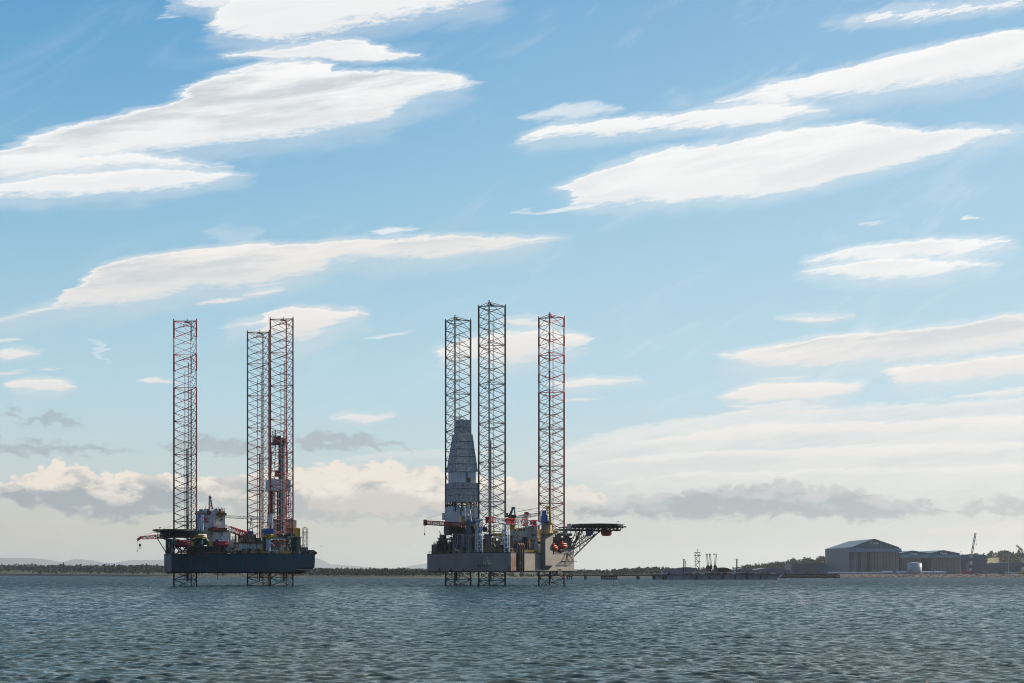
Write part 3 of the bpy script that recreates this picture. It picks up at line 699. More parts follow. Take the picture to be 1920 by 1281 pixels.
# ------------------------------------------------------------------ the grey rig (nearer the middle of the photograph)
GR = Rig((-17.3, 640.5), math.radians(24.0), -1, 'grey jack-up drilling rig with a boxed-in derrick and helideck on its bow')
def grey_rig():
    R = GR; root = R.root; z0, z1 = 6.0, 14.5
    outline = [(-11, -30), (-11, 30), (5, 30), (47, 7), (47, -7), (5, -30)]
    hull = build_hull(R, outline, z0, z1, 'hull_grey', 1.2)
    # the three legs: far stern, near stern, bow
    for u, v, zt, mt, paint in ((0, -20, 123.0, ['leg_grey'], lambda k: 0), (0, 20, 122.8, ['leg_grey'], lambda k: 0),
                      (38.6, 0, 123.8, ['leg_brown', 'boom_red', 'white_paint'], lambda k: (1 if k % 2 == 0 else 2) if k < 9 else 0)):
        build_leg(R, u, v, 6.85, zt, 4.3, mt, paint, 0.35, 0.125, 1.5, 'leg with red and white painted top' if u > 1 else None)
    for u, v in ((0, -20), (0, 20), (38.6, 0)): jackcase(R, u, v, 8.3, z1, z1+7.2, 'machinery', 'white_paint' if v > 0 else 'pipe_grey')
    # ---- derrick on its drill floor
    du = -5.6
    def frus(mb, h0, h1, za, zb, cu=du, cu2=None):
        cu2 = cu if cu2 is None else cu2
        mb.loft([[Vector((cc+sx*h, sy*h, z)) for sx, sy in ((-1,-1),(1,-1),(1,1),(-1,1))] for h, z, cc in ((h0, za, cu), (h1, zb, cu2))])
    mb = MB(); frus(mb, 5.35, 3.35, 50.9, 67.7, du, du+.2); d = R.part('derrick', mb, 'grating')
    mb = MB()                                   # seams proud of the cladding
    for k in range(1, 5):
        t = k/5; h = 5.35-2.0*t+.05; z = 50.9+16.8*t; frus(mb, h, h, z-.09, z+.09, du+.2*t)
    for z in (40.3, 43.2): frus(mb, 5.65, 5.65, z-.08, z+.08)
    frus(mb, 2.86, 2.86, 70.8, 71.0, du+.3)
    for sx in (-1, 1):
        for sy in (-1, 1): mb.tube((du+sx*5.38, sy*5.38, 50.9), (du+.2+sx*3.38, sy*3.38, 67.7), .1, 5)
    R.part('cladding_seam', mb, 'dark_steel', d)
    mb = MB(); frus(mb, 2.8, 2.8, 67.7, 74.2, du+.3); R.part('crown_box', mb, 'grating', d)
    for ax, ay, az_ in ((-1.8, -2, 76.6), (1.5, 2, 75.3)):
        mb = MB(); mb.tube((du+ax, ay, 74.2), (du+ax, ay, az_), .09, 5); R.part('aerial', mb, 'boom_red', d)
    mb = MB(); frus(mb, 4.75, 4.75, 45.9, 50.9); R.part('white_cladding', mb, 'white_panel', d)
    mb = MB(); mb.box(du+.6, du+2.0, -4.75, -5.2, 46.0, 48.2); mb.tube((du+.4, -5.0, 46), (du+.4, -5.0, 50.5), .22, 6); R.part('hatch', mb, 'machinery', d)
    mb = MB(); frus(mb, 5.6, 5.6, 37.3, 45.9); R.part('racking_board_screen', mb, 'grating', d)
    mb = MB()                                   # open derrick legs
    for a, b in (((-1,-1),(1,-1)), ((1,-1),(1,1)), ((1,1),(-1,1)), ((-1,1),(-1,-1))):
        for s in range(3):
            t0, t1 = -1+s*2/3, -1+(s+1)*2/3
            pa = Vector((du+5.1*(a[0]+(b[0]-a[0])*(t0+1)/2), 5.1*(a[1]+(b[1]-a[1])*(t0+1)/2), 0)); pb = Vector((du+5.1*(a[0]+(b[0]-a[0])*(t1+1)/2), 5.1*(a[1]+(b[1]-a[1])*(t1+1)/2), 0))
            mb.tube(pa+Vector((0,0,33)), pa+Vector((0,0,37.3)), .28, 6)
            mb.tube(pa+Vector((0,0,34.8)), pb+Vector((0,0,37.3)), .14, 5); mb.tube(pb+Vector((0,0,34.8)), pa+Vector((0,0,37.3)), .14, 5)
    R.part('derrick_leg', mb, 'dark_steel', d)
    mb = MB()                                   # wind wall round the drill floor: three panels with a gap
    R.box(mb, 835, 862, 950.5, 987, 4.6, 9.0); R.box(mb, 862, 872, 951, 968, 5.2, 6); R.box(mb, 882, 896, 951, 971, 5.4, 6); R.box(mb, 829, 836, 962, 975, 3.0, 3)
    R.part('wind_wall', mb, 'white_panel')
    mb = MB(); R.box(mb, 862, 884, 968, 986, 4.6, 5); R.box(mb, 878, 897, 971, 990, 5.6, 6); R.part('draw_works', mb, 'tan_paint')
    mb = MB()
    R.box(mb, 832, 898, 987.5, 1000, 5.6, 11); R.box(mb, 833, 848, 979, 1003, 6.5, 6); R.box(mb, 884, 899, 990, 1003, 6.2, 6)
    clutter(R, mb, -12, 4, 5.6, 7.5, 24.0, 26, 3, 2.2)
    R.part('drill_floor', mb, 'dark_steel')
    mb = MB(); R.box(mb, 849, 870, 1001, 1037, 7.0, 9); sub = R.part('substructure', mb, 'pale_steel')
    mb = MB(); R.box(mb, 870, 898, 1000, 1037, 4.5, 9); R.part('substructure', mb, 'machinery')
    mb = MB()
    for px in (851, 872, 877, 882, 887, 892, 897):
        mb = MB(); R.tube(mb, (px, 1000, 7.3), (px, 1037, 7.3), .35 if px < 860 else .22); R.part('column', mb, 'pipe_grey', sub)
    mb = MB(); prev = None                     # drape of the mud hose
    for off in (0, 3.4):
        pts = [R.pt(852.5+off+8*(1-math.cos(math.pi*t))/2, 1003+26*math.sin(math.pi*t)**0.7, 8.2) for t in [i/14 for i in range(15)]]
        mb.path(pts, .28, 6)
    R.part('mud_hose', mb, 'window_dark', sub)
    mb = MB(); clutter(R, mb, -11, 3, -28, -8, z1, 26, 5, 4.5); clutter(R, mb, -10.5, -7, -27, 6, z1, 26, 8, 6)
    for k, (px, py) in enumerate(((820, 1030), (821, 1024), (823, 1018), (826, 1012), (828, 1006))): R.box(mb, px-6+k*.6, px+5, py-3.4, py+2.5, -12, 3)
    R.box(mb, 824, 836, 1003, 1037, -10, 6)
    R.tube(mb, (825.5, 1003, -10), (824.5, 996, -10), .18); R.tube(mb, (825, 1002, -10), (828, 1001, -10), .15)
    R.part('vent_stack', mb, 'dark_steel')
    plant(R, 'deck_machinery', ['machinery', 'dark_steel', 'tan_paint'], (-8, 6, 21, 28.5, z1, 46, 15, 4.5, 3), (5, 26, 4, 15, z1, 60, 16, 5.5, 3), (-9, 0, 8, 28, z1, 40, 17, 8, 3), (10, 40, -6, 5, z1+3, 40, 18, 6, 3))
    mb = MB(); R.box(mb, 908, 922, 1001, 1012, 26, 5); R.box(mb, 906, 923, 1012, 1030, 25.5, 5)
    mu = R.part('mud_module', mb, 'slate_panel')
    mb = MB(); R.box(mb, 910, 920, 1001.5, 1006.5, 26.2, .3); R.part('cover', mb, 'pale_steel', mu)
    mb = MB(); R.box(mb, 921, 946, 1000, 1006, 24, 6); R.box(mb, 944, 962, 1010, 1022, 18, 5); R.part('gantry', mb, 'yellow_paint')
    # ---- red and white main crane on the pedestal that runs down the hull side
    n = Vector((23, 42)).normalized()           # outward normal of the slanting side, local (u, v)
    t = Vector((42, -23)).normalized()
    edge0 = Vector((5, 30)); uS = None
    def slant(px):                              # distance along the slanting side at bearing px
        lo_, hi_ = 0.0, 48.0
        for _ in range(40):
            mid = (lo_+hi_)/2; p = edge0+t*mid; w = R.world(R.L(p.x, p.y, 0)); q = 960+F*w.x/w.y
            if q < px: lo_ = mid
            else: hi_ = mid
        return (lo_+hi_)/2
    def S(px, out, py=None, z=None):            # point off the slanting side
        p = edge0+t*slant(px)+n*out; w = R.world(R.L(p.x, p.y, 0))
        zz = z if z is not None else CAMZ+(HZ-py)/F*w.y
        return R.L(p.x, p.y, zz)
    def sbox(mb, px0, px1, o0, o1, z0_, z1_):
        a, b = slant(px0), slant(px1); q = [edge0+t*a+n*o0, edge0+t*b+n*o0, edge0+t*b+n*o1, edge0+t*a+n*o1]
        mb.prism([(p.x, R.side*p.y) for p in q], z0_, z1_)
    mb = MB(); a, b = slant(1014.5), slant(1028.5)
    q = [edge0+t*a+n*(-.3), edge0+t*b+n*(-.3), edge0+t*b+n*2.4, edge0+t*a+n*2.4]
    Q = [Vector((p.x, R.side*p.y, 0)) for p in q]
    low = [Q[0], Q[1], Q[1].lerp(Q[2], .12), Q[0].lerp(Q[3], .12)]
    up = Vector((0, 0, 1))
    mb.loft([[p+up*7.0 for p in low], [p+up*9.0 for p in Q], [p+up*23.4 for p in Q]])
    crane = R.part('crane', mb, 'hull_grey')
    pc = (Q[0]+Q[2])/2; pc.z = 0
    mb = MB(); mb.lathe(pc, [(2.9, 23.4), (2.5, 24.5), (2.4, 27.0), (3.0, 27.6)], 18); R.part('slew_ring', mb, 'tan_paint', crane)
    mb = MB(); mb.box(pc.x-3.4, pc.x+3.6, pc.y-3.4, pc.y+3.4, 22.9, 23.2); railing(mb, [(pc.x-3.4, pc.y-3.4), (pc.x+3.6, pc.y-3.4), (pc.x+3.6, pc.y+3.4), (pc.x-3.4, pc.y+3.4)], 23.2, 1.2, 1.2, .07)
    R.part('platform', mb, 'yellow_paint', crane)
    mb = MB(); vN = -R.side*pc.y if False else R.side*pc.y
    R.box(mb, 1013, 1027, 966.5, 981, vN+1.5, 4.5); R.box(mb, 1015.5, 1024, 957, 966.5, vN+.8, 3); R.box(mb, 1016, 1022, 981, 986, vN+1, 3)
    R.part('machinery_house', mb, 'blue_paint', crane)
    mb = MB(); R.box(mb, 1022.5, 1030, 977, 985, vN+2.6, 2.4); R.part('cab', mb, 'teal_paint', crane)
    mb = MB(); R.box(mb, 1023.5, 1029, 978.5, 982.5, vN+2.65, 1); R.part('window', mb, 'window_dark', crane)
    mb = MB()
    for a_, b_ in (((1025, 986), (1026, 950)), ((1034, 1003), (1031, 948)), ((1028, 975), (1036, 982)), ((1026, 960), (1033, 966)), ((1025, 951), (1032, 949)), ((1029, 986), (1037, 984)), ((1037, 984), (1036, 1003))):
        for off in (0.5, -2.0): R.tube(mb, (*a_, vN+off), (*b_, vN+off), .24)
    R.box(mb, 1030, 1038, 983, 990, vN+.5, 3); R.box(mb, 1024, 1030, 950, 954, vN+.6, 2.6)
    R.part('a_frame', mb, 'yellow_paint', crane)
    bm = ['boom_red', 'white_paint']
    def col(tt): return 0 if (tt < .10 or .16 < tt < .30 or .46 < tt < .64 or tt > .83) else 1
    A = R.pt(1004, 981.5, vN+1.2); Bp = R.pt(914, 974, 31.5); root_ = R.pt(1018, 984, vN+.8)
    crane_boom(R, crane, A, Bp, 2.5, 1.9, 15, .15, col, bm)
    mb = MB(); mb.loft([[root_+Vector((0, y, z)) for y, z in ((-.3,-.3),(.3,-.3),(.3,.3),(-.3,.3))], [A+Vector((0, y, z)) for y, z in ((-1.1,-1.1),(1.1,-1.1),(1.1,1.1),(-1.1,1.1))]])
    R.part('boom_foot', mb, 'white_paint', crane)
    dd = (Bp-A).to_2d(); de = Vector((-dd.y, dd.x))
    mb = MB(); mid = A.lerp(Bp, .54); mb.obox(mid.to_2d(), dd, de, 2.3, .55, mid.z-1.0, mid.z+.9); R.part('boom_splice', mb, 'boom_red', crane)
    mb = MB(); mid = A.lerp(Bp, .06)
    for zz in (-1.05, .85): mb.obox(mid.to_2d(), dd, de, 1.5, .75, mid.z+zz, mid.z+zz+.25)
    for q_ in (-1.4, -.4, .5, 1.4): p_ = mid+(Bp-A).normalized()*q_; mb.tube(p_-up*1.0, p_+up*1.0, .16, 5)
    R.part('boom_splice', mb, 'boom_red', crane)
    mb = MB(); mb.obox(Bp.to_2d(), dd, de, .55, .7, Bp.z-1.5, Bp.z+1.2); R.part('boom_head', mb, 'boom_red', crane)
    mb = MB(); top = R.pt(1031, 949, vN)
    for s in (-.5, .5): mb.tube(top+Vector((0, s, 0)), A.lerp(Bp, .97)+Vector((0, s, 1)), .05, 4)
    R.part('boom_line', mb, 'dark_steel', crane)
    # white lattice towers under the booms
    for px0, px1, pt_, v in ((892.5, 903, 976, 29.2), (942.5, 954, 984, 28.6)):
        mb = MB(); b = R.pt((px0+px1)/2, 1037, v); tp = R.pt((px0+px1)/2+.6, pt_, v)
        b.z = z1; mb.lattice(b, tp, 2.5, 2.0, 11, .16, .085); mb.box(tp.x-1.3, tp.x+1.3, tp.y-1.2, tp.y+1.2, tp.z, tp.z+.5)
        R.part('boom_rest', mb, 'white_paint')
    # ---- stern crane with the red boom that points out to the left
    mb = MB(); b = R.pt(878, 1037, 13.5); mb.tube((b.x, b.y, z1), (b.x, b.y, 27.4), 1.05, 14); c2 = R.part('crane', mb, 'slate_panel')
    mb = MB(); R.box(mb, 872, 887, 974, 984, 14.5, 3); R.part('machinery_house', mb, 'slate_panel', c2)
    mb = MB(); R.box(mb, 886, 891, 976, 983, 14.8, 2.2); R.part('cab', mb, 'blue_paint', c2)
    mb = MB()
    for a_, b_ in (((872, 976), (878, 947)), ((884, 978), (879, 947)), ((875, 976), (879, 947)), ((881, 976), (880, 948))):
        for o in (14.6, 12.4): R.tube(mb, (*a_, o), (*b_, o), .3)
    R.part('a_frame', mb, 'white_paint', c2)
    mb = MB(); R.box(mb, 873, 879, 942, 952, 13.5, 1.6); R.tube(mb, (874, 978, 14), (874.5, 944, 14), .35); R.part('mast_head', mb, 'yellow_paint', c2)
    A2 = R.pt(872, 985, 14.2); B2 = R.pt(798, 980, 7.0)
    crane_boom(R, c2, A2, B2, 2.0, 1.5, 17, .13, lambda tt: 0, ['boom_red'])
    mb = MB(); mb.box(B2.x-.8, B2.x+.4, B2.y-.7, B2.y+.7, B2.z-1.3, B2.z+1.3); R.part('boom_head', mb, 'boom_red', c2)
    mb = MB(); h = R.pt(796.3, 985, 7.0); e = R.pt(796.3, 1000, 7.0); mb.tube(h, e, .05, 4); mb.lathe(e, [(.02, -1.0), (.3, -.6), (.25, 0), (.02, .3)], 8); R.part('hook', mb, 'dark_steel', c2)
    mb = MB(); mb.tube(B2+Vector((0, 0, 1.5)), R.pt(879, 947, 13.5), .045, 4); mb.tube(B2+Vector((0, .6, 1.2)), R.pt(842, 975, 12), .045, 4); R.part('boom_line', mb, 'dark_steel', c2)
    # ---- dark crane amidships with its yellow base, its boom laid away to the right
    mb = MB(); b = R.pt(961, 1037, 9); mb.tube((b.x, b.y, z1), (b.x, b.y, 25.4), 1.15, 12); c3 = R.part('crane', mb, 'cream_panel')
    mb = MB(); mb.tube((b.x, b.y, 25.4), (b.x, b.y, 28.2), 1.5, 12); R.part('slew_ring', mb, 'yellow_paint', c3)
    mb = MB(); R.box(mb, 953, 968, 965, 985, 10.5, 3.6); R.part('machinery_house', mb, 'dark_steel', c3)
    mb = MB()
    for a_, b_ in (((955, 966), (961, 953)), ((966, 968), (964, 952)), ((958, 966), (962, 953))):
        for o in (10.2, 8): R.tube(mb, (*a_, o), (*b_, o), .3)
    R.box(mb, 959, 966, 950.5, 955, 10, 2.4); R.box(mb, 949, 953, 962, 970, 10, 1.5)
    R.part('a_frame', mb, 'teal_paint', c3)
    mb = MB(); mb.lattice(R.pt(966, 972, 9), R.pt(1012, 964, -8), 1.6, 1.1, 12, .1, .06); R.part('boom', mb, 'pipe_grey', c3)
    mb = MB(); mb.tube(R.pt(964, 953, 9), R.pt(1012, 960, -8), .05, 4); mb.tube(R.pt(964, 960, 9), R.pt(1010, 953, -8), .06, 4); mb.tube(R.pt(962, 962, 9), R.pt(1010, 951, -8), .06, 4); R.part('boom_line', mb, 'dark_steel', c3)
    # far-side crane whose red jib shows over the living quarters
    mb = MB(); b = R.pt(987, 1037, -14); mb.tube((b.x, b.y, z1), (b.x, b.y, 33.0), .85, 10); c4 = R.part('crane', mb, 'cream_panel')
    mb = MB(); mb.lattice(R.pt(994, 966, -14), R.pt(962, 971, -14), 1.6, .9, 8, .14, .08); R.box(mb, 983, 991, 960, 966, -13, 2); R.part('boom', mb, 'boom_red', c4)
    # ---- living quarters in steps
    mb = MB(); R.box(mb, 962, 1000, 990, 1010, 15, 10); q_ = R.part('living_quarters', mb, 'cream_panel')
    mb = MB(); R.box(mb, 991, 1008, 986, 1032, 16.5, 9); R.part('stair_tower', mb, 'cream_panel', q_)
    mb = MB(); R.box(mb, 953, 990, 1010, 1037, 14.5, 9); R.part('lower_block', mb, 'cream_panel', q_)
    mb = MB(); R.box(mb, 1006, 1017, 1020, 1037, 13.5, 6); R.part('annex', mb, 'pale_steel', q_)
    mb = MB(); R.box(mb, 964, 972, 1019, 1028, 17.2, 3); R.box(mb, 960, 981, 1013.5, 1016, 17, 4); R.part('workshop', mb, 'slate_panel', q_)
    mb = MB(); R.box(mb, 979, 989, 1007, 1030, 17.0, 3); R.part('recess_door', mb, 'window_dark', q_)
    for px, hw, y0, y1, v in [(p_, 1.5, 992, 996, 15.15) for p_ in (966.5, 973, 977.2, 982.5)]+[(p_, .9, 1001, 1005, 16.65) for p_ in (998, 1001, 1003.5)]+[(p_, 1, 1013, 1016, 16.65) for p_ in (996, 1002)]:
        mb = MB(); R.box(mb, px-hw, px+hw, y0, y1, v, .4); R.part('window', mb, 'window_dark', q_)
    mb = MB(); R.box(mb, 998.5, 1003, 975.5, 986, 12, 3); R.box(mb, 962, 1008, 989.2, 990, 15.6, 11); 
    for k in range(9): R.tube(mb, (963+k*4.6, 990, 15), (963+k*4.6, 986.5-(k % 3), 15), .12)
    R.part('roof_gear', mb, 'machinery', q_)
    mb = MB(); R.box(mb, 1009, 1016, 992, 1016, 12, 4)
    for k in range(5): R.tube(mb, (1008, 994+k*5, 12.3), (1017, 994+k*5, 12.3), .2)
    R.part('stair', mb, 'tan_paint', q_)
    # ---- slanting side: sea-water caissons, rust, landing platforms, bulwark
    mb = MB(); sbox(mb, 969, 981.5, -.2, .06, 6.6, z1-.6); rc = R.part('caisson_recess', mb, 'window_dark')
    mb = MB(); 
    for px in (972, 976, 980): 
        a, b = S(px, .55, z=6.0), S(px, .55, z=17.6); mb.tube(a, b, .36, 10)
    R.part('caisson', mb, 'dark_steel', rc)
    mb = MB()
    for px in (972, 976, 980):
        b = S(px, .55, z=16.2); mb.tube(b, b+up*1.7, .36, 10); mb.tube(b+up*1.7, b+up*2.3+Vector((-.7, 0, 0)), .34, 10)
    R.part('pipe_elbow', mb, 'copper', rc)
    def landing(pts, name, mt):
        mb = MB()
        a, b = pts
        for p, q2 in ((a[0], b[0]), (a[1], b[1]), (a[0], a[1]), (b[0], b[1])): mb.bar(p, q2, .3, .22)
        for k in range(1, 8): mb.bar(a[0].lerp(a[1], k/8), b[0].lerp(b[1], k/8), .12, .1)
        for k in (0.28, 0.72):
            f = b[0].lerp(b[1], k); w = a[0].lerp(a[1], .5+(k-.5)*.35)+up*4.0
            for s in (-.35, .35): mb.tube(f+(b[1]-b[0]).normalized()*s, w+(b[1]-b[0]).normalized()*s*.6, .12, 6)
            for j in range(1, 4): mb.tube(f.lerp(w, j/4)-(b[1]-b[0]).normalized()*.3, f.lerp(w, j/4)+(b[1]-b[0]).normalized()*.3, .07, 5)
        R.part(name, mb, mt)
    zl = CAMZ+(HZ-1053)/F*655
    landing(((S(1052, .05, z=zl), S(1074, .05, z=zl)), (S(1052, 2.2, z=zl), S(1074, 2.2, z=zl))), 'landing_platform', 'dark_steel')
    zl = CAMZ+(HZ-1059.5)/F*611
    pa = [R.L(R.u_of(px, 30.05), 30.05, zl) for px in (899, 920)]; pb = [R.L(R.u_of(px, 30.05), 32.0, zl) for px in (899, 920)]
    landing((pa, pb), 'landing_platform', 'slate_panel')
    mb = MB(); sbox(mb, 1052, 1077.5, -.5, .05, z1-.4, z1+1.9); R.part('bulwark', mb, 'hull_grey', hull)
    mb = MB(); sbox(mb, 1045.5, 1052.5, -1, .05, 5.0, 7.4); R.part('sea_chest', mb, 'keel_black', hull)
    for v in (-14, 0, 15):
        c = R.L(-11.05, v, 0); mb = MB(); mb.box(c.x-.05, c.x+.6, c.y-.8, c.y+.8, 6.3, 7.9); R.part('sea_chest', mb, 'keel_black', hull)
    # ---- helideck cantilevered off the bow
    hc = R.L(R.u_of(1120, 0), 0, 0); Yh = R.world(hc).y; zd = CAMZ+(HZ-985.5)/F*Yh
    r_h = 45.5/F*Yh
    oct_ = [(hc.x+r_h/math.cos(math.pi/8)*math.cos(math.pi/8+k*math.pi/4)*.985, hc.y+r_h/math.cos(math.pi/8)*math.sin(math.pi/8+k*math.pi/4)*.985) for k in range(8)]
    mb = MB(); mb.prism(oct_, zd-.3, zd+.45); hd = R.part('helideck', mb, 'dark_steel')
    mb = MB()
    big = [(hc.x+(x-hc.x)*1.07, hc.y+(y-hc.y)*1.07) for x, y in oct_]
    for (x0, y0), (x1, y1), (X0, Y0), (X1, Y1) in zip(oct_, oct_[1:]+oct_[:1], big, big[1:]+big[:1]):
        mb.bar((X0, Y0, zd+.5), (X1, Y1, zd+.5), .12, .12)
        for k in range(6): 
            f = k/6; mb.bar((x0+(x1-x0)*f, y0+(y1-y0)*f, zd+.1), (X0+(X1-X0)*f, Y0+(Y1-Y0)*f, zd+.5), .1, .1)
    R.part('safety_net', mb, 'pipe_grey', hd)
    mb = MB()
    for v in (-8, -3, 3, 8):
        a = Vector((hc.x-r_h*1.05-4, v, zd-.8)); b = Vector((hc.x+r_h*.86, v, zd-.8)); mb.bar(a, b, .3, .5)
        a2, b2 = a-up*1.6, b-up*1.6-Vector((2, 0, 0)); mb.bar(a2, b2, .25, .3)
        for k in range(13):
            f = k/12; mb.tube(a.lerp(b, f), a2.lerp(b2, f), .14, 5)
            if k < 12: mb.tube(a2.lerp(b2, f), a.lerp(b, (k+1)/12), .11, 5)
    for k in range(7):
        u = hc.x-r_h*.95+k*r_h*1.85/6; mb.bar((u, -9.2, zd-.75), (u, 9.2, zd-.75), .3, .6)
    R.part('deck_truss', mb, 'dark_steel', hd)
    mb = MB()
    for v in (-6.2, 6.2):
        foot = R.L(47.4, v, z1-1.2); tip = R.L(R.u_of(1125, v), v, zd-2.6); mb.tube(foot, tip, .28, 8)
        f2 = R.L(46, v*.92, z1+2.2); t2 = R.L(R.u_of(1112, v), v, zd-2.6); mb.tube(f2, t2, .22, 8)
        for k in range(7):
            mb.tube(foot.lerp(tip, k/7), f2.lerp(t2, (k+.5)/7), .1, 5); mb.tube(f2.lerp(t2, (k+.5)/7), foot.lerp(tip, (k+1)/7), .09, 5)
        for px0_, px1_ in ((1066, 1080), (1071, 1092), (1073, 1088), (1076, 1082)):
            mb.tube(R.L(R.u_of(px0_, v), v, z1+1.5), R.L(R.u_of(px1_, v), v, zd-2.6), .15, 6)
        mb.tube(f2, R.L(R.u_of(1087, v), v, zd-2.6), .16, 5); mb.tube(R.L(R.u_of(1087, v), v, zd-2.6), foot.lerp(tip, .22), .16, 5); mb.tube(R.L(R.u_of(1090, v), v, zd-2.6), foot.lerp(tip, .5), .16, 5)
    for k in (1, 3, 5, 7):
        a = R.L(47.4, -6.2, z1-1.2).lerp(R.L(R.u_of(1125, -6.2), -6.2, zd-2.6), k/7.2); b = R.L(47.4, 6.2, z1-1.2).lerp(R.L(R.u_of(1125, 6.2), 6.2, zd-2.6), k/7.2); mb.tube(a, b, .14, 6)
    R.part('support_strut', mb, 'leg_brown', hd)
    mb = MB(); R.box(mb, 1063, 1071, 982, 996, 5, 6); R.part('fire_station', mb, 'cream_panel', hd)
    mb = MB(); R.box(mb, 1098, 1112, 991, 1003, 5.5, 5); R.box(mb, 1100, 1108, 1003, 1006, 5, 4); R.part('refuelling_module', mb, 'blue_paint', hd)
    mb = MB(); R.box(mb, 1152, 1163, 993, 996, 4, 4)
    for px in (1152, 1163): R.tube(mb, (px, 986, 3.8), (px, 996, 3.8), .14); R.tube(mb, (px, 986, .2), (px, 996, .2), .14)
    R.tube(mb, (1163, 986, 3.8), (1152, 995, 3.8), .1); mb.tube(R.pt(1152, 994, 3.8), R.pt(1152, 994, .2), .2); mb.tube(R.pt(1163, 994, 3.8), R.pt(1163, 994, .2), .2)
    R.part('access_platform', mb, 'dark_steel', hd)
    mb = MB(); R.box(mb, 1044, 1073, 1000, 1005, 8, 6); R.box(mb, 1056, 1068, 1005, 1030, 5, 5); R.box(mb, 1040, 1052, 1003, 1012, 9, 5); clutter(R, mb, 36, 46, -5, 7, z1+1, 40, 23, 6); clutter(R, mb, 36, 46, 0, 7, z1+9.5, 16, 24, 2)
    R.part('bow_structure', mb, 'machinery')
    # lifeboats and their davits
    mb = MB(); boats = ((1031.5, 1026.5, 2.0, 3.7), (1049.5, 1022.5, 1.6, 4.0))
    for px, py, out, ln in boats:
        for s in (-2.2, 2.2):
            a = S(px+s*1.6, -1.0, z=z1+.2); b = S(px+s*1.6, -.6, py=1008); c = S(px+s*1.6, out, py=1010); d_ = S(px+s*1.6, out, py=py-5)
            mb.path([a, b, c], .22, 6); mb.tube(c, d_, .06, 4)
        for s in (-3, 3): mb.tube(S(px+s, 1.0, py=py+2), S(px+s+2, .3, py=py+13), .3, 6)
    R.part('davit', mb, 'dark_steel')
    td = R.world(S(1060, 0, z=0))-R.world(S(1030, 0, z=0)); hd_ = math.atan2(td.y, td.x)
    g = 'lifeboats on the grey rig'
    for (px, py, out, ln), lab in zip(boats, ('orange-red lifeboat hung next to the tall crane pedestal of the grey rig', 'orange-red lifeboat hung at the bow corner over the pale hull side')):
        lifeboat(R.world(S(px, out+.3, py=py)), ln*1.4, hd_, 'lifeboat_red', lab, g, math.radians(12) if px < 1040 else 0.05, fat=0.24)
    p = R.pt(1137, 998.5, 3); lifeboat(R.world(p), 5.6, R.az, 'lifeboat_red', 'orange-red lifeboat hung under the outer half of the helideck', g, fat=0.27)
    mb = MB()
    for px in (1131, 1143): R.tube(mb, (px, 987, 3), (px, 995, 3), .12)
    R.part('lifeboat_fall', mb, 'dark_steel', hd)
    # loose things on deck: four upright tanks at the stern
    for k, v in enumerate((-24.5, -19.6, -14.7, -10.2)):
        w = R.world(R.L(-9.0, v, z1+.07)); e = empty('deck_tank', w, R.az)
        tag(e, 'upright grey tank on the stern deck, %s of the four' % ('leftmost', 'second from left', 'third from left', 'rightmost')[k], 'tank', 'upright tanks on the grey rig stern')
        mb = MB(); mb.lathe((0, 0, 0), [(1.5, 0), (1.5, 3.6), (1.1, 4.1), (.1, 4.25)], 18); mb.build('shell', 'pipe_grey', e, True)
        mb = MB()
        for z in (.5, 1.8, 3.2): mb.lathe((0, 0, 0), [(1.52, z), (1.58, z+.05), (1.58, z+.15), (1.52, z+.2)], 18)
        mb.build('hoop', 'dark_steel', e)
        mb = MB(); mb.box(-1.75, -1.5, -.5, .5, 0, 4.2); mb.tube((0, 0, 4.2), (0, 0, 4.9), .15, 6); mb.build('ladder', 'dark_steel', e)
grey_rig()
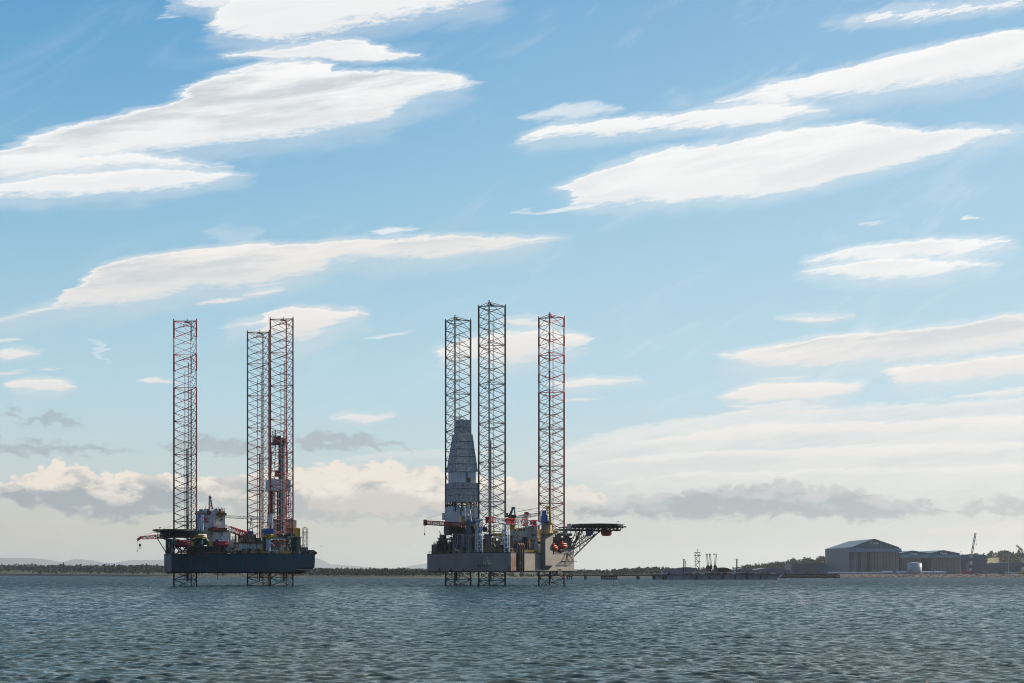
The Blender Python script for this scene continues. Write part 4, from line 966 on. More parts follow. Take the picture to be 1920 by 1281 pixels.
# ------------------------------------------------------------------ the dark blue rig on the left
BR = Rig((-110.05, 650.0), math.radians(205.7), 1, 'dark blue-hulled jack-up drilling rig with three maroon lattice legs and an open derrick')
def blue_rig():
    R = BR; z0, z1 = 5.7, 14.1; up = Vector((0, 0, 1))
    outline = [(-11, -30), (-11, 30), (10, 30), (47, 7.5), (47, -7.5), (10, -30)]
    hull = build_hull(R, [(-2.5, -30), (-2.5, 30), (10, 30), (47, 7.5), (47, -7.5), (10, -30)], z0, z1, 'hull_teal', 1.0)
    mb = MB()                                    # raised stern counter
    P3 = [(-11, -30), (-2.5, -30), (-2.5, 30), (-11, 30)]
    mb.loft([[Vector((u+ (1.0 if u < -5 else 0), R.side*v*.985, 7.3)) for u, v in P3], [Vector((u, R.side*v, 8.2)) for u, v in P3], [Vector((u, R.side*v, z1-.004)) for u, v in P3]])
    R.part('stern_counter', mb, 'hull_teal', hull)
    mb = MB(); mb.prism([(u, R.side*v) for u, v in P3], z1, z1+.05); R.part('stern_deck', mb, 'deck_grey', hull)
    mb = MB(); railing(mb, [(-2.5, 29.6), (-10.6, 29.6), (-10.6, -29.6)], z1, closed=False); clutter(R, mb, -10, -3, 24, 29, z1, 14, 91, 1.8); R.part('stern_railing', mb, 'machinery', hull)
    mb = MB(); R.box(mb, 545, 573, 1069, 1074, 24, 12); R.box(mb, 540, 566, 1073, 1076, 20, 10); R.part('recess_block', mb, 'keel_black', hull)  # black blocks filling the dark recess below the raised stern
    for u, v, zt, pal in ((38.4, 0, 117.4, 'b'), (0, -19, 118.2, 'm'), (0, 19, 118.2, 'm')):
        mats = ['leg_brown', 'red_paint', 'white_paint'] if pal == 'b' else ['leg_maroon', 'leg_brown', 'leg_maroon']
        paint = (lambda k: (1 if (k//2) % 2 == 0 else 2) if k < 10 else 0) if pal == 'b' else (lambda k: 1 if k < 12 else 0)
        build_leg(R, u, v, 5.95, zt, 3.7, mats, paint, 0.29, 0.105, 18, 'leg with red and white painted top' if pal == 'b' else None)
    jackcase(R, 38.4, 0, 7.6, z1, z1+6.2, 'slate_panel', 'dark_steel'); jackcase(R, 0, -19, 7.6, z1, z1+6.5, 'machinery', 'pipe_grey'); jackcase(R, 0, 19, 7.6, z1, z1+7.2, 'green_paint', 'pale_steel')
    # ---- living quarters behind the bow leg
    mb = MB(); R.box(mb, 369, 422, 957, 1000, 8, 12); q = R.part('living_quarters', mb, 'pale_steel')
    mb = MB(); R.box(mb, 400, 411, 956.3, 985, 8.4, 5); R.part('stair_tower', mb, 'cream_panel', q)
    mb = MB(); R.box(mb, 388, 433, 998, 1037, 9.5, 12); R.part('lower_block', mb, 'pale_steel', q)
    mb = MB(); R.box(mb, 410, 432, 996, 1012, 10.2, 8); R.box(mb, 433, 441, 1010, 1030, 12, 4); R.part('service_block', mb, 'cream_panel', q)
    for px, py in ((382, 961), (394, 961), (415, 962), (415, 974.5), (383, 990), (398, 990)):
        mb = MB(); R.box(mb, px-1.3, px+1.3, py-1.6, py+1.6, 8.6, .8); R.part('window', mb, 'window_dark', q)
    mb = MB(); R.box(mb, 409, 418, 968.3, 969.3, 8.5, .6); R.part('balcony', mb, 'window_dark', q)
    mb = MB(); R.box(mb, 371, 376, 965, 971, 8.3, .5); R.part('blue_panel', mb, 'blue_paint', q)
    mb = MB(); R.box(mb, 390, 426, 990, 994, 10.5, 2); R.box(mb, 391, 430, 994.5, 996, 11, 3); clutter(R, mb, 24, 33, 8.5, 11, z1+17, 12, 55, 2.5); R.part('walkway', mb, 'rust_plate', q)
    mb = MB(); b = R.pt(395.5, 956, 4); t_ = R.pt(393.2, 930, 4); mb.lattice(b, t_, 1.5, .55, 7, .12, .08)
    for py in (934, 939, 945): R.tube(mb, (391.5, py, 4), (397, py-.6, 4), .14)
    R.tube(mb, (393.2, 931, 4), (393.2, 928, 4), .08); R.part('radio_mast', mb, 'dark_steel', q)
    mb = MB(); rr = random.Random(4)
    for k in range(14):
        px = 404+k*1.35; R.tube(mb, (px, 957, 3+rr.random()*3), (px, 957-rr.uniform(1.5, 7), 3+rr.random()*3), rr.uniform(.06, .14))
    for px in (385, 390, 404, 413): R.box(mb, px-2.2, px+2.2, 954.6-rr.random(), 957, 3, 3)
    R.tube(mb, (385.5, 957, 6), (385.5, 948, 6), .07); R.box(mb, 373, 381, 955, 957.2, 6, 3)
    R.part('roof_gear', mb, 'dark_steel', q)
    mb = MB(); c = R.pt(419.5, 1008, 13.5); c = c
    d = Vector((R.n[0], R.n[1]));
    mb.loft([[c+Vector((r*math.cos(a), R.side*o, r*math.sin(a))) for a in [2*math.pi*k/18 for k in range(18)]] for r, o in ((.3, -.5), (1.15, -.15), (1.2, .05), (1.1, .1), (.3, -.25))])
    R.part('dish', mb, 'white_paint', q)
    mb = MB(); R.tube(mb, (401, 976, 9.5), (401, 958, 9.5), .1); R.part('flagpole', mb, 'pale_steel', q)
    # ---- helideck over the near bow corner
    hc = R.L(48, 17, 0); w = R.world(hc); zd = CAMZ+(HZ-994.6)/F*w.y; rh = 37.5/F*w.y
    oc = [(hc.x+rh*1.06*math.cos(math.pi/8+k*math.pi/4), hc.y+rh*1.06*math.sin(math.pi/8+k*math.pi/4)) for k in range(8)]
    mb = MB(); mb.prism(oc, zd-.35, zd+.3); hd = R.part('helideck', mb, 'dark_steel')
    mb = MB()
    for k in range(6):
        f = -0.85+k*.34; mb.bar((hc.x-rh*.9, hc.y+f*rh, zd-.75), (hc.x+rh*.8, hc.y+f*rh, zd-.6), .3, .4)
        mb.bar((hc.x-rh*.9, hc.y+f*rh, zd-2.9), (hc.x+rh*.55, hc.y+f*rh, zd-2.9), .25, .3)
        for j in range(9):
            a = Vector((hc.x-rh*.9+j*rh*.17, hc.y+f*rh, zd-.8)); mb.tube(a, a-up*2.1, .1, 5); mb.tube(a, a+Vector((rh*.17, 0, -2.1)), .1, 5)
    R.part('deck_truss', mb, 'dark_steel', hd)
    mb = MB(); 
    for v in (9, 13): 
        mb.tube(R.pt(294.5, 1009, v+4), R.pt(312, 1037, v-1.5), .2, 6); mb.tube(R.pt(294, 1009, v+4), R.pt(320, 1011, v+4), .22, 6); mb.tube(R.pt(296, 1009, v+4), R.pt(296, 997, v+4), .16, 5)
    R.tube(mb, (311.5, 1012, 10), (312, 1037, 8), .14); R.tube(mb, (313.5, 1012, 10), (313, 1037, 8), .1)
    R.tube(mb, (305, 1026, 12), (320, 1026, 10), .1)
    R.part('support_strut', mb, 'dark_steel', hd)
    mb = MB(); R.box(mb, 300, 316, 997, 1007, 20, 4); R.box(mb, 316, 340, 1000, 1008, 18, 5); R.part('net_store', mb, 'leg_maroon', hd)
    mb = MB(); R.box(mb, 320, 372, 998, 1006, 15.5, 4); R.box(mb, 321, 327, 1010, 1037, 12, 4); R.box(mb, 316, 322, 1016, 1027, 12, 3); R.box(mb, 350, 390, 1010, 1022, 13, 6); R.box(mb, 365, 398, 1024, 1037, 13.5, 6); R.box(mb, 316, 432, 1024.5, 1026, 17.5, 6)
    for k in range(9): 
        px = 330+k*4.5; R.tube(mb, (px, 1026, 14), (px+8 if k % 2 else px-6, 1037, 13), .2)
    R.part('bow_structure', mb, 'hull_teal')
    mb = MB(); R.tube(mb, (298.5, 994, 20), (298.5, 990, 20), .07); mb.bar(R.pt(298.3, 990, 20), R.pt(301.5, 989.2, 20), .25, .4); R.part('windsock', mb, 'pale_steel', hd)
    mb = MB(); R.box(mb, 356, 388, 1007, 1009, 17, 5); R.tube(mb, (384, 1007, 17), (396, 1022, 17), .4); R.tube(mb, (362, 1009, 17), (352, 1024, 16), .3); R.box(mb, 355, 364, 1016, 1023, 17.5, 3); R.box(mb, 389, 398, 1016, 1024, 17.5, 3); R.part('stair', mb, 'yellow_paint')
    # ---- bow crane
    mb = MB(); b = R.pt(375, 1037, 14); mb.tube((b.x, b.y, z1), (b.x, b.y, 22.4), 1.25, 14); c1 = R.part('crane', mb, 'hull_teal')
    mb = MB(); R.box(mb, 361, 378, 992, 1000, 16, 3.6); R.part('cab', mb, 'teal_paint', c1)
    for x0, x1 in ((369, 372.5), (361.5, 366)):
        mb = MB(); R.box(mb, x0, x1, 993.5, 997.5, 16.1, .6); R.part('window', mb, 'window_dark', c1)
    mb = MB(); R.box(mb, 376, 386, 996, 1001, 16, 3.5); R.box(mb, 365, 383, 1003, 1006, 16.2, 3); R.part('slew_ring', mb, 'yellow_paint', c1)
    mb = MB()
    for a_, b_ in (((370, 996), (378, 967)), ((377.5, 997), (378, 966)), ((381, 997), (380, 966)), ((373, 996), (378, 969)), ((377, 985), (381, 985)), ((377, 978), (381, 978)), ((377, 991), (381, 991))):
        for o in (16, 14.2): R.tube(mb, (*a_, o), (*b_, o), .2)
    R.part('a_frame', mb, 'white_paint', c1)
    mb = MB(); R.box(mb, 377, 381.5, 964, 970, 16, 2); R.part('mast_head', mb, 'tan_paint', c1)
    A = R.pt(362, 1001.5, 16.5); B = R.pt(268, 1008.5, 29)
    crane_boom(R, c1, A, B, 2.3, 1.1, 19, .11, lambda t: 1 if .74 < t < .86 else 0, ['dark_steel', 'boom_red'])
    mb = MB(); tip = R.pt(257.5, 1012.5, 29.5); mb.loft([[p+Vector((0, y*.5, z*.6)) for y, z in ((-1,-1),(1,-1),(1,1),(-1,1))] for p in (B, R.pt(264, 1008, 29.4), tip)]); R.part('boom_head', mb, 'leg_maroon', c1)
    mb = MB(); a, e = R.pt(262.5, 1010, 29.3), R.pt(262.5, 1024, 29.3); mb.tube(a, e, .045, 4); mb.lathe(e, [(.02, -1.4), (.14, -1.2), (.16, -.4), (.42, .2), (.42, .8), (.05, 1.1)], 8)
    a, e = R.pt(257.5, 1013, 29.5), R.pt(257.5, 1033, 29.5); mb.tube(a, e, .04, 4); mb.lathe(e, [(.02, -.6), (.2, 0), (.02, .6)], 8); R.part('hook', mb, 'dark_steel', c1)
    mb = MB()
    for s in (-.5, .5): mb.tube(R.pt(378, 966, 15)+Vector((0, s, 0)), R.pt(266, 1006.5, 29)+Vector((0, s, 0)), .05, 4)
    R.part('boom_line', mb, 'pipe_grey', c1)
    # ---- midships crane on the far side, boom laid towards the bow
    mb = MB(); b = R.pt(466, 1037, -10); mb.tube((b.x, b.y, z1), (b.x, b.y, 23.5), 1.3, 12); c2 = R.part('crane', mb, 'tan_paint')
    mb = MB(); R.box(mb, 458, 475, 996, 1004.5, -8, 4); R.part('cab', mb, 'blue_paint', c2)
    mb = MB()
    for a_, b_ in (((467.5, 997), (471.5, 972)), ((474, 997), (472.5, 972))):
        for o in (-8.5, -11): R.tube(mb, (*a_, o), (*b_, o), .2)
    R.box(mb, 468.5, 475, 971, 974.5, -8.5, 2.6); R.tube(mb, (454.5, 1016, -8), (454.5, 995, -8), .2); R.tube(mb, (454.5, 995, -8), (460, 995, -8), .2); R.part('a_frame', mb, 'pale_steel', c2)
    A2, B2 = R.pt(462, 1003.5, -8), R.pt(379, 973, 9)
    crane_boom(R, c2, A2, B2, 2.4, 1.5, 20, .13, lambda t: 0 if (t < .32 or t > .72) else 1, ['boom_red', 'white_paint'])
    mb = MB(); R.box(mb, 399.5, 406, 980, 986, 10, 1.2); R.part('hook_block', mb, 'white_paint', c2); mb = MB(); R.box(mb, 399, 407, 988, 994, 11.5, 1.5); R.part('winch', mb, 'boom_red', c2)
    mb = MB()
    for s in (0, .8): mb.tube(R.pt(472, 973, -9)+Vector((0, s, 0)), B2.lerp(A2, .05)+Vector((0, s, 1.3)), .05, 4)
    R.part('boom_line', mb, 'leg_maroon', c2)
    # ---- stern crane beside the near stern leg
    mb = MB(); b = R.pt(503.5, 1037, 27.5); mb.tube((b.x, b.y, z1), (b.x, b.y, 22.3), 1.1, 14); c3 = R.part('crane', mb, 'pale_steel')
    mb = MB(); R.box(mb, 490, 512, 992, 1003, 28.8, 3.6); R.part('cab', mb, 'blue_paint', c3)
    mb = MB(); R.box(mb, 491, 499, 993, 999, 28.9, .6); R.part('window', mb, 'teal_paint', c3)
    mb = MB(); R.box(mb, 490, 520, 1004, 1007.5, 29, 4.2); mb.lathe((b.x, b.y, 20.4), [(1.2, 0), (2.2, 1.8), (2.2, 2.2)], 14); R.part('slew_ring', mb, 'yellow_paint', c3)
    mb = MB()
    for a_, b_ in (((509, 992), (509.5, 965)), ((511, 992), (510.5, 965)), ((500, 992), (507.5, 967)), ((504, 992), (508, 967)), ((503, 979), (510, 979))):
        for o in (28.6, 26.6): R.tube(mb, (*a_, o), (*b_, o), .22)
    R.box(mb, 506.5, 512.5, 963, 967.5, 28.6, 2.4); R.part('a_frame', mb, 'white_paint', c3)
    mb = MB(); mb.lattice(R.pt(497, 972, 26), R.pt(424, 969, 12), 1.3, 1.0, 18, .07, .045); R.part('boom', mb, 'pale_steel', c3)
    # ---- plated store on deck
    mb = MB(); R.box(mb, 439, 491, 1019, 1037, 20, 9); st = R.part('deckhouse', mb, 'cream_panel')
    mb = MB(); R.box(mb, 437, 492, 1017, 1019, 20.5, 10); R.part('roof', mb, 'rust_plate', st)
    mb = MB()
    for k in range(1, 6): R.box(mb, 439+k*8.4, 439.5+k*8.4, 1019, 1037, 20.08, .1)
    R.box(mb, 439, 491, 1030, 1030.6, 20.08, .1); R.part('seam', mb, 'dark_steel', st)
    plant(R, 'deck_machinery', ['machinery', 'tan_paint', 'dark_steel'], (2, 26, -14, 10, z1+5, 40, 61, 4.5, 3), (6, 22, 20.5, 24, z1, 40, 62, 2.2, 3), (18, 40, 9, 14, z1, 40, 63, 3.0, 3), (-2, 8, 24, 29, z1, 40, 64, 3.2, 3), (-10, -3, -10, 28, z1, 50, 65, 4, 3), (-2, 4, 25, 29, z1+7, 20, 66, 2.2, 3))
    mb = MB(); mb.bar(R.pt(482, 1026.5, 27), R.pt(497, 1036, 27), .5, .6); R.box(mb, 488, 497, 1033, 1037, 28, 2); R.box(mb, 526, 545, 1034, 1041, 29.5, 1.5); R.part('gangway', mb, 'yellow_paint')
    mb = MB(); R.box(mb, 508, 522, 1032, 1038.5, 29.4, 2.5); wb = R.part('control_cabin', mb, 'white_paint')
    for px in (511, 515.5, 520):
        mb = MB(); R.box(mb, px-1.2, px+1.2, 1034, 1036.5, 29.45, .5); R.part('window', mb, 'window_dark', wb)
    # ---- derrick behind the near stern leg
    c = R.pt(524, 1000, 0); zb, zt = CAMZ+(HZ-1006)/F*648, CAMZ+(HZ-807)/F*648
    mb = MB(); mb.lattice((c.x, 0, zb), (c.x, 0, zt), 7.4, 5.2, 13, .17, .085)
    mb.lattice((c.x, 0, zb), (c.x, 0, 45), 9.4, 7.2, 6, .14, .075); de = R.part('derrick', mb, 'derrick_red')
    mb = MB(); z = CAMZ+(HZ-833)/F*648; mb.box(c.x-3, c.x+3, -3, 3, z, z+1.4); mb.box(c.x-2.4, c.x+2.4, -2, 2, z+1.4, z+3); rr = random.Random(2)
    for k in range(9): a = rr.uniform(0, 6.28); mb.box(c.x+2*math.cos(a)-.6, c.x+2*math.cos(a)+.6, 2*math.sin(a)-.6, 2*math.sin(a)+.6, z+1.2, z+rr.uniform(2, 4.4))
    R.part('crown_block', mb, 'derrick_red', de)
    mb = MB(); R.box(mb, 498, 545, 899, 920, 5.2, 10); R.part('racking_board_screen', mb, 'pale_steel', de)
    mb = MB(); mb.box(c.x-1.5, c.x+.2, -1, .6, zb, zt-6); mb.box(c.x+1.2, c.x+1.7, 1.6, 2.1, zb, 44); mb.box(c.x+4, c.x+4.9, 2.2, 3.1, zb, 43); z = CAMZ+(HZ-888)/F*648; mb.box(c.x-2, c.x+1.8, -1.5, 1.5, z-1.2, z+1.6); R.part('travelling_block', mb, 'derrick_red', de)
    mb = MB(); R.box(mb, 511, 556, 975, 1006, -3, 9); fl = R.part('drill_floor_house', mb, 'cream_panel')
    mb = MB(); R.box(mb, 514, 562, 990, 993, -1.5, 12); R.box(mb, 548, 563, 991, 1008, -1, 3); R.part('walkway', mb, 'yellow_paint', fl)
    mb = MB(); R.box(mb, 510, 560, 1006, 1011, 2, 14); R.box(mb, 512, 556, 1011, 1037, -2, 10); R.part('substructure', mb, 'machinery', fl)
    # small lattice vent tower on the stern, fairlead on the stern edge
    mb = MB(); a, b = R.pt(572, 1037, 18), R.pt(572, 990, 18); a.z = z1; mb.lattice(a, b, 2.0, 1.9, 8, .1, .06)
    R.box(mb, 565.5, 578, 998.5, 999.6, 20, 3.4); R.tube(mb, (570, 990, 18.5), (572, 988, 18.5), .15); R.tube(mb, (572, 988, 18.5), (574.5, 990, 18.5), .15); R.part('vent_tower', mb, 'tan_paint')
    mb = MB(); e = R.L(-11.6, 26, 0)
    mb.box(e.x-.7, e.x+.9, e.y-1.4, e.y+1.4, z1-.4, z1+1.2); mb.tube((e.x-.3, e.y, z1+.6), (e.x-1.6, e.y, z1+.4), .6, 10); mb.tube((e.x-.4, e.y+.6, z1), (e.x-.4, e.y+.6, z1-4.2), .22, 6); mb.tube((e.x-.4, e.y-.6, z1), (e.x-.4, e.y-.6, z1-3), .18, 6)
    R.part('fairlead', mb, 'dark_steel', hull)
    mb = MB(); R.tube(mb, (408, 1037, 21), (408, 1088, 21), .09); R.part('overboard_hose', mb, 'dark_steel', hull)
    mb = MB()
    for px in (340, 352, 366): R.tube(mb, (px, 1037.5, 12), (px, 1070, 12.2), .14)
    R.part('hull_pipe', mb, 'dark_steel', hull)
    # lifeboats on the near side
    td = R.world(R.pt(420, 1037, 20))-R.world(R.pt(330, 1037, 20)); hdg = math.atan2(td.y, td.x)
    mb = MB()
    for x0, x1, v in ((326, 357, 19), (399, 429, 23)):
        for px in (x0+1.5, x1-1.5): R.tube(mb, (px, 1013.5, v), (px, 1026, v-1), .2); R.tube(mb, (px, 1013.5, v), (px, 1013.5, v-3), .2)
        R.tube(mb, (x0, 1013.6, v), (x1, 1013.6, v), .22)
    R.part('davit', mb, 'white_paint')
    g = 'lifeboats on the blue rig'
    for px, v, lab in ((341.5, 19, 'dark red lifeboat in white davits under the helideck of the blue rig'), (414, 23, 'dark red lifeboat in white davits below the white dish of the blue rig')):
        lifeboat(R.world(R.pt(px, 1019.5, v)), 7.2, hdg, 'lifeboat_deep_red', lab, g)
blue_rig()
# ------------------------------------------------------------------ far shores, woods, mountains
mat('field_grass', (0.075, 0.09, 0.035), 0.9, 0.4, 0.01)
mat('mountain_heath', (0.06, 0.065, 0.06), 0.95, 0.3, 0.001)
mat('stubble_field', (0.42, 0.36, 0.15), 0.9, 0.2, 0.02)
def leaf_mat(name, c0, c1, c2):
    m = bpy.data.materials.new(name); m.use_nodes = True; nt = m.node_tree; ns = nt.nodes; L = nt.links; bs = ns['Principled BSDF']
    bs.inputs['Roughness'].default_value = 0.7; bs.inputs['Specular IOR Level'].default_value = 0.2
    g = ns.new('ShaderNodeNewGeometry'); r = ns.new('ShaderNodeValToRGB'); L.new(g.outputs['Random Per Island'], r.inputs[0])
    r.color_ramp.elements[0].color = (*c0, 1); r.color_ramp.elements[1].color = (*c2, 1); e = r.color_ramp.elements.new(0.6); e.color = (*c1, 1)
    L.new(r.outputs[0], bs.inputs['Base Color']); M[name] = m
leaf_mat('leaves_dark', (0.014, 0.036, 0.034), (0.022, 0.050, 0.042), (0.038, 0.070, 0.044))
leaf_mat('leaves_mid', (0.022, 0.044, 0.022), (0.040, 0.066, 0.026), (0.07, 0.095, 0.035))
leaf_mat('leaves_light', (0.06, 0.085, 0.025), (0.10, 0.12, 0.035), (0.15, 0.16, 0.05))

def interp(pts, x):
    return float(np.interp(x, [p[0] for p in pts], [p[1] for p in pts]))
def ray(px): k = (px-960)/F; return k
# land: shoreline distance by bearing, ground rising inland to a crest
SHORE_Y = [(-900, 3600), (-300, 3600), (0, 3500), (150, 3000), (300, 2500), (500, 2150), (700, 1950), (800, 1900), (1000, 1900), (1080, 2300), (1250, 2300), (1480, 2600), (2600, 2900)]
CREST = [(-900, 1062), (0, 1068), (100, 1069), (200, 1070), (320, 1072), (560, 1074), (700, 1074.5), (820, 1075), (1000, 1075), (1100, 1074.5), (1160, 1075), (1185, 1072.5), (1230, 1071), (1260, 1073), (1310, 1074.5), (1380, 1072), (1410, 1067), (1450, 1062), (1490, 1055), (1540, 1053), (1650, 1055), (1780, 1052), (1850, 1044), (1880, 1041), (1905, 1039), (1930, 1041), (2000, 1050), (2600, 1062)]
DEPTH = 900.0
def land_z(px, t):
    Y0 = interp(SHORE_Y, px); Yc = Y0+DEPTH
    zc = CAMZ+(HZ-interp(CREST, px))/F*Yc
    e = 0.35 if px < 900 else (0.8 if px < 1340 else 1.3)
    return zc*min(1.0, t)**e if t <= 1 else zc*(1-(t-1)*.6)
def land_pt(px, t):
    Y = interp(SHORE_Y, px)+t*DEPTH; return Vector((ray(px)*Y, Y, land_z(px, t)))
def build_land():
    mb = MB(); pxs = list(range(-900, 2601, 20)); ts = [-0.012, 0.0, .01, .05, .12, .2, .3, .4, .5, .6, .7, .8, .9, 1.0, 1.4, 2.0]
    vs = []
    for px in pxs:
        for t in ts:
            p = land_pt(px, max(t, 0)) if t >= 0 else land_pt(px, 0)+Vector((0, -12, -2.5))
            if t == 0: p.z = 0.3
            vs.append(p)
    n = len(ts)
    mb.add(vs, [(i*n+j, (i+1)*n+j, (i+1)*n+j+1, i*n+j+1) for i in range(len(pxs)-1) for j in range(n-1)])
    o = mb.build('far_shore', 'field_grass', smooth=True); tag(o, kind='structure')
    mb = MB(); vs = []
    for px in pxs[::1]:                            # tidal strand
        Y = interp(SHORE_Y, px); w = 10+6*math.sin(px*.05)
        for dy, z in ((-w-6, -.6), (-w, .25), (0, .9), (6, .6)): vs.append(Vector((ray(px)*(Y+dy), Y+dy, z+.35)))
    mb.add(vs, [(i*4+j, (i+1)*4+j, (i+1)*4+j+1, i*4+j+1) for i in range(len(pxs)-1) for j in range(3)])
    mat('strand_sand', (0.15, 0.125, 0.085), 0.9, 0.3, 0.03)
    o = mb.build('beach', 'strand_sand', smooth=True); tag(o, kind='structure')
build_land()

def leaf_clump(mb, c, rx, rz, n, rr, s0):
    for _ in range(n):
        while True:
            q = Vector((rr.uniform(-1, 1), rr.uniform(-1, 1), rr.uniform(-1, 1)))
            if q.length < 1: break
        q = q*(0.55+0.45*rr.random())/max(q.length, .3)*max(q.length, .55)
        p = c+Vector((q.x*rx, q.y*rx, q.z*rz)); s = s0*rr.uniform(.6, 1.3)
        a = Vector((rr.gauss(0, 1), rr.gauss(0, 1), rr.gauss(0, 1))).normalized(); b = a.orthogonal().normalized(); d = a.cross(b)
        mb.add([p-b*s-d*s*.6, p+b*s-d*s*.4, p+b*s*.7+d*s*.7, p-b*s*.6+d*s*.6], [(0, 1, 2, 3)])
def wood(name, n, px_range, t_range, h_range, mats, seed, per=46, dens=None, conifer=0.15):
    rr = random.Random(seed); mb = MB()
    for _ in range(n):
        px = rr.uniform(*px_range); t = rr.uniform(*t_range)
        if dens and rr.random() > dens(px, t): continue
        g = land_pt(px, t); h = rr.uniform(*h_range)*(0.75+0.5*math.sin(px*.11+t*5)**2)
        mb.cur = 0 if len(mats) == 1 else min(len(mats)-1, int(abs(rr.gauss(0, .9))))
        rx = h*rr.uniform(.34, .52); s0 = h*.12
        if rr.random() < conifer:
            for k in range(5): leaf_clump(mb, g+Vector((0, 0, h*(.25+.2*k))), h*.2*(1-k*.17), h*.14, per//6, rr, s0*.8)
        else:
            for k in range(4):
                a = rr.uniform(0, 6.28); leaf_clump(mb, g+Vector((math.cos(a)*rx*.55, math.sin(a)*rx*.55, h*(rr.uniform(.28, .4) if k < 2 else rr.uniform(.55, .74)))), rx*.7, h*.28, per//4, rr, s0)
        mb.tube(g-Vector((0, 0, .5)), g+Vector((0, 0, h*.6)), h*.03, 4)
    o = mb.build(name, mats); tag(o, kind='stuff'); return o
LV = ['leaves_dark', 'leaves_mid', 'leaves_light']
wood('woods', 1200, (-250, 330), (.22, 1.0), (10, 16), LV[:2], 1, 32, conifer=.02)
wood('woods', 160, (60, 330), (.03, .3), (5, 10), LV[:2], 2, conifer=.02)
wood('hedgerow', 80, (-250, 200), (.04, .14), (3, 6), LV[1:], 12, 24)
wood('woods', 1300, (545, 830), (.02, 1.0), (5, 9.5), LV, 3, 30, conifer=.02)
wood('hedgerow', 500, (330, 1060), (.005, .2), (3, 7), LV, 4, 26, conifer=0)
wood('woods', 260, (1060, 1180), (.35, 1.0), (5, 9), LV[:2], 5, conifer=.05)
wood('woods', 560, (1150, 1330), (.25, 1.05), (6, 11), LV, 6, conifer=.04)
wood('woods', 800, (1375, 1560), (.25, 1.05), (8, 13), LV, 7, conifer=.06)
wood('woods', 800, (1790, 2000), (.2, 1.05), (9, 14), LV, 8, conifer=.03, dens=lambda px, t: 0 if (1846 < px < 1876 and .45 < t < .9) else 1)
wood('woods', 200, (2000, 2600), (.3, 1.0), (9, 17), LV, 9)
mb = MB(); vs = []
for px in (1846, 1852, 1858, 1864, 1870, 1876):
    for t in (.50, .60, .70, .80, .9): vs.append(land_pt(px, t)+Vector((0, 0, .35)))
mb.add(vs, [(i*5+j, (i+1)*5+j, (i+1)*5+j+1, i*5+j+1) for i in range(5) for j in range(4)])
tag(mb.build('field', 'stubble_field'), kind='structure')
# blue hills and mountains far behind
def ridge(name, Y, prof, material, depth, seed):
    rr = np.random.default_rng(seed); mb = MB(); pxs = np.arange(-900, 2700, 8.0)
    crest = np.interp(pxs, [p[0] for p in prof], [p[1] for p in prof]); rough = np.convolve(rr.normal(0, 1, len(pxs)), np.ones(7)/7, 'same')*.55
    rows = []
    for f, dy in ((0, -1.0), (.35, -.6), (.72, -.25), (1, 0), (.5, .6), (0, 1.0)):
        rows.append([Vector((ray(px)*(Y+dy*depth), Y+dy*depth, max(-1.0 if f == 0 else 0, (CAMZ+(HZ-c-r)/F*Y)*f*(1 if f in (0, 1) else 1+.12*math.sin(px*.045+f*9))))) for px, c, r in zip(pxs, crest, rough)])
    n = len(pxs)
    mb.add([p for r in rows for p in r], [(j*n+i, j*n+i+1, (j+1)*n+i+1, (j+1)*n+i) for j in range(5) for i in range(n-1)])
    o = mb.build(name, material, smooth=True); tag(o, kind='structure'); return o
ridge('mountains', 40000, [(-900, 1058), (-300, 1044), (0, 1046), (60, 1047), (90, 1049), (118, 1054), (138, 1048), (170, 1050), (200, 1056), (215, 1055), (250, 1050), (270, 1051), (310, 1049), (340, 1046), (400, 1050), (470, 1047), (530, 1050), (575, 1044), (600, 1048), (620, 1058), (660, 1061), (700, 1064), (740, 1068), (770, 1061), (800, 1056), (850, 1052), (950, 1056), (1050, 1066), (1100, 1071), (1200, 1074), (2700, 1075)], 'mountain_heath', 2400, 3)
ridge('hills', 7600, [(-900, 1070), (900, 1075), (1040, 1071), (1075, 1067.5), (1110, 1068), (1130, 1071), (1160, 1074), (1300, 1075), (2700, 1072)], 'mountain_heath', 800, 4)
# ------------------------------------------------------------------ port on the right: quay, jetty, sheds, cranes, storage
up = Vector((0, 0, 1))
def dist_box(mb, px0, px1, py0, py1, Y, depth):       # box square to the quay line, front face at distance Y
    a, b = P(px0, py0, Y), P(px1, py1, Y); mb.box(a.x, b.x, Y, Y+depth, b.z, a.z)
YQ = 1290.0
def ground_yard():
    mb = MB(); x0 = P(1560, 0, 2080).x
    mb.prism([(x0, 2090), (P(1610, 0, 2080).x, 2076), (2200, 2066), (2200, 2720), (P(1440, 0, 2700).x, 2720), (P(1440, 0, 2350).x, 2350)], -1, 5.05)
    tag(mb.build('yard_ground', 'yard_ground'), kind='structure')
ground_yard()
def rocks():
    rr = random.Random(77); mb = MB()
    for _ in range(1500):
        x = rr.uniform(P(1565, 0, 2080).x, 2150); f = rr.random(); yb = 2076-(x-520)/1630*10
        c = Vector((x, yb-13+13*f, .2+4.7*f+rr.uniform(-.3, .3))); s = rr.uniform(.6, 1.7)
        pts = []
        for q in ((1,0,0),(-1,0,0),(0,1,0),(0,-1,0),(0,0,1),(0,0,-1)): pts.append(c+Vector(q)*s*rr.uniform(.6, 1.2)+Vector((rr.uniform(-.3,.3),)*3)*s)
        mb.add(pts, [(0,2,4),(2,1,4),(1,3,4),(3,0,4),(2,0,5),(1,2,5),(3,1,5),(0,3,5)])
    tag(mb.build('shore_rocks', 'rock'), kind='stuff')
    mb = MB(); mb.loft([[Vector((x, yb, z)) for yb, z in ((2060, -1), (2075, 5.0), (2078, 5.0), (2078, -1))] for x in (P(1565, 0, 2080).x, 2200)])
    tag(mb.build('rock_bank', 'rock'), kind='structure')
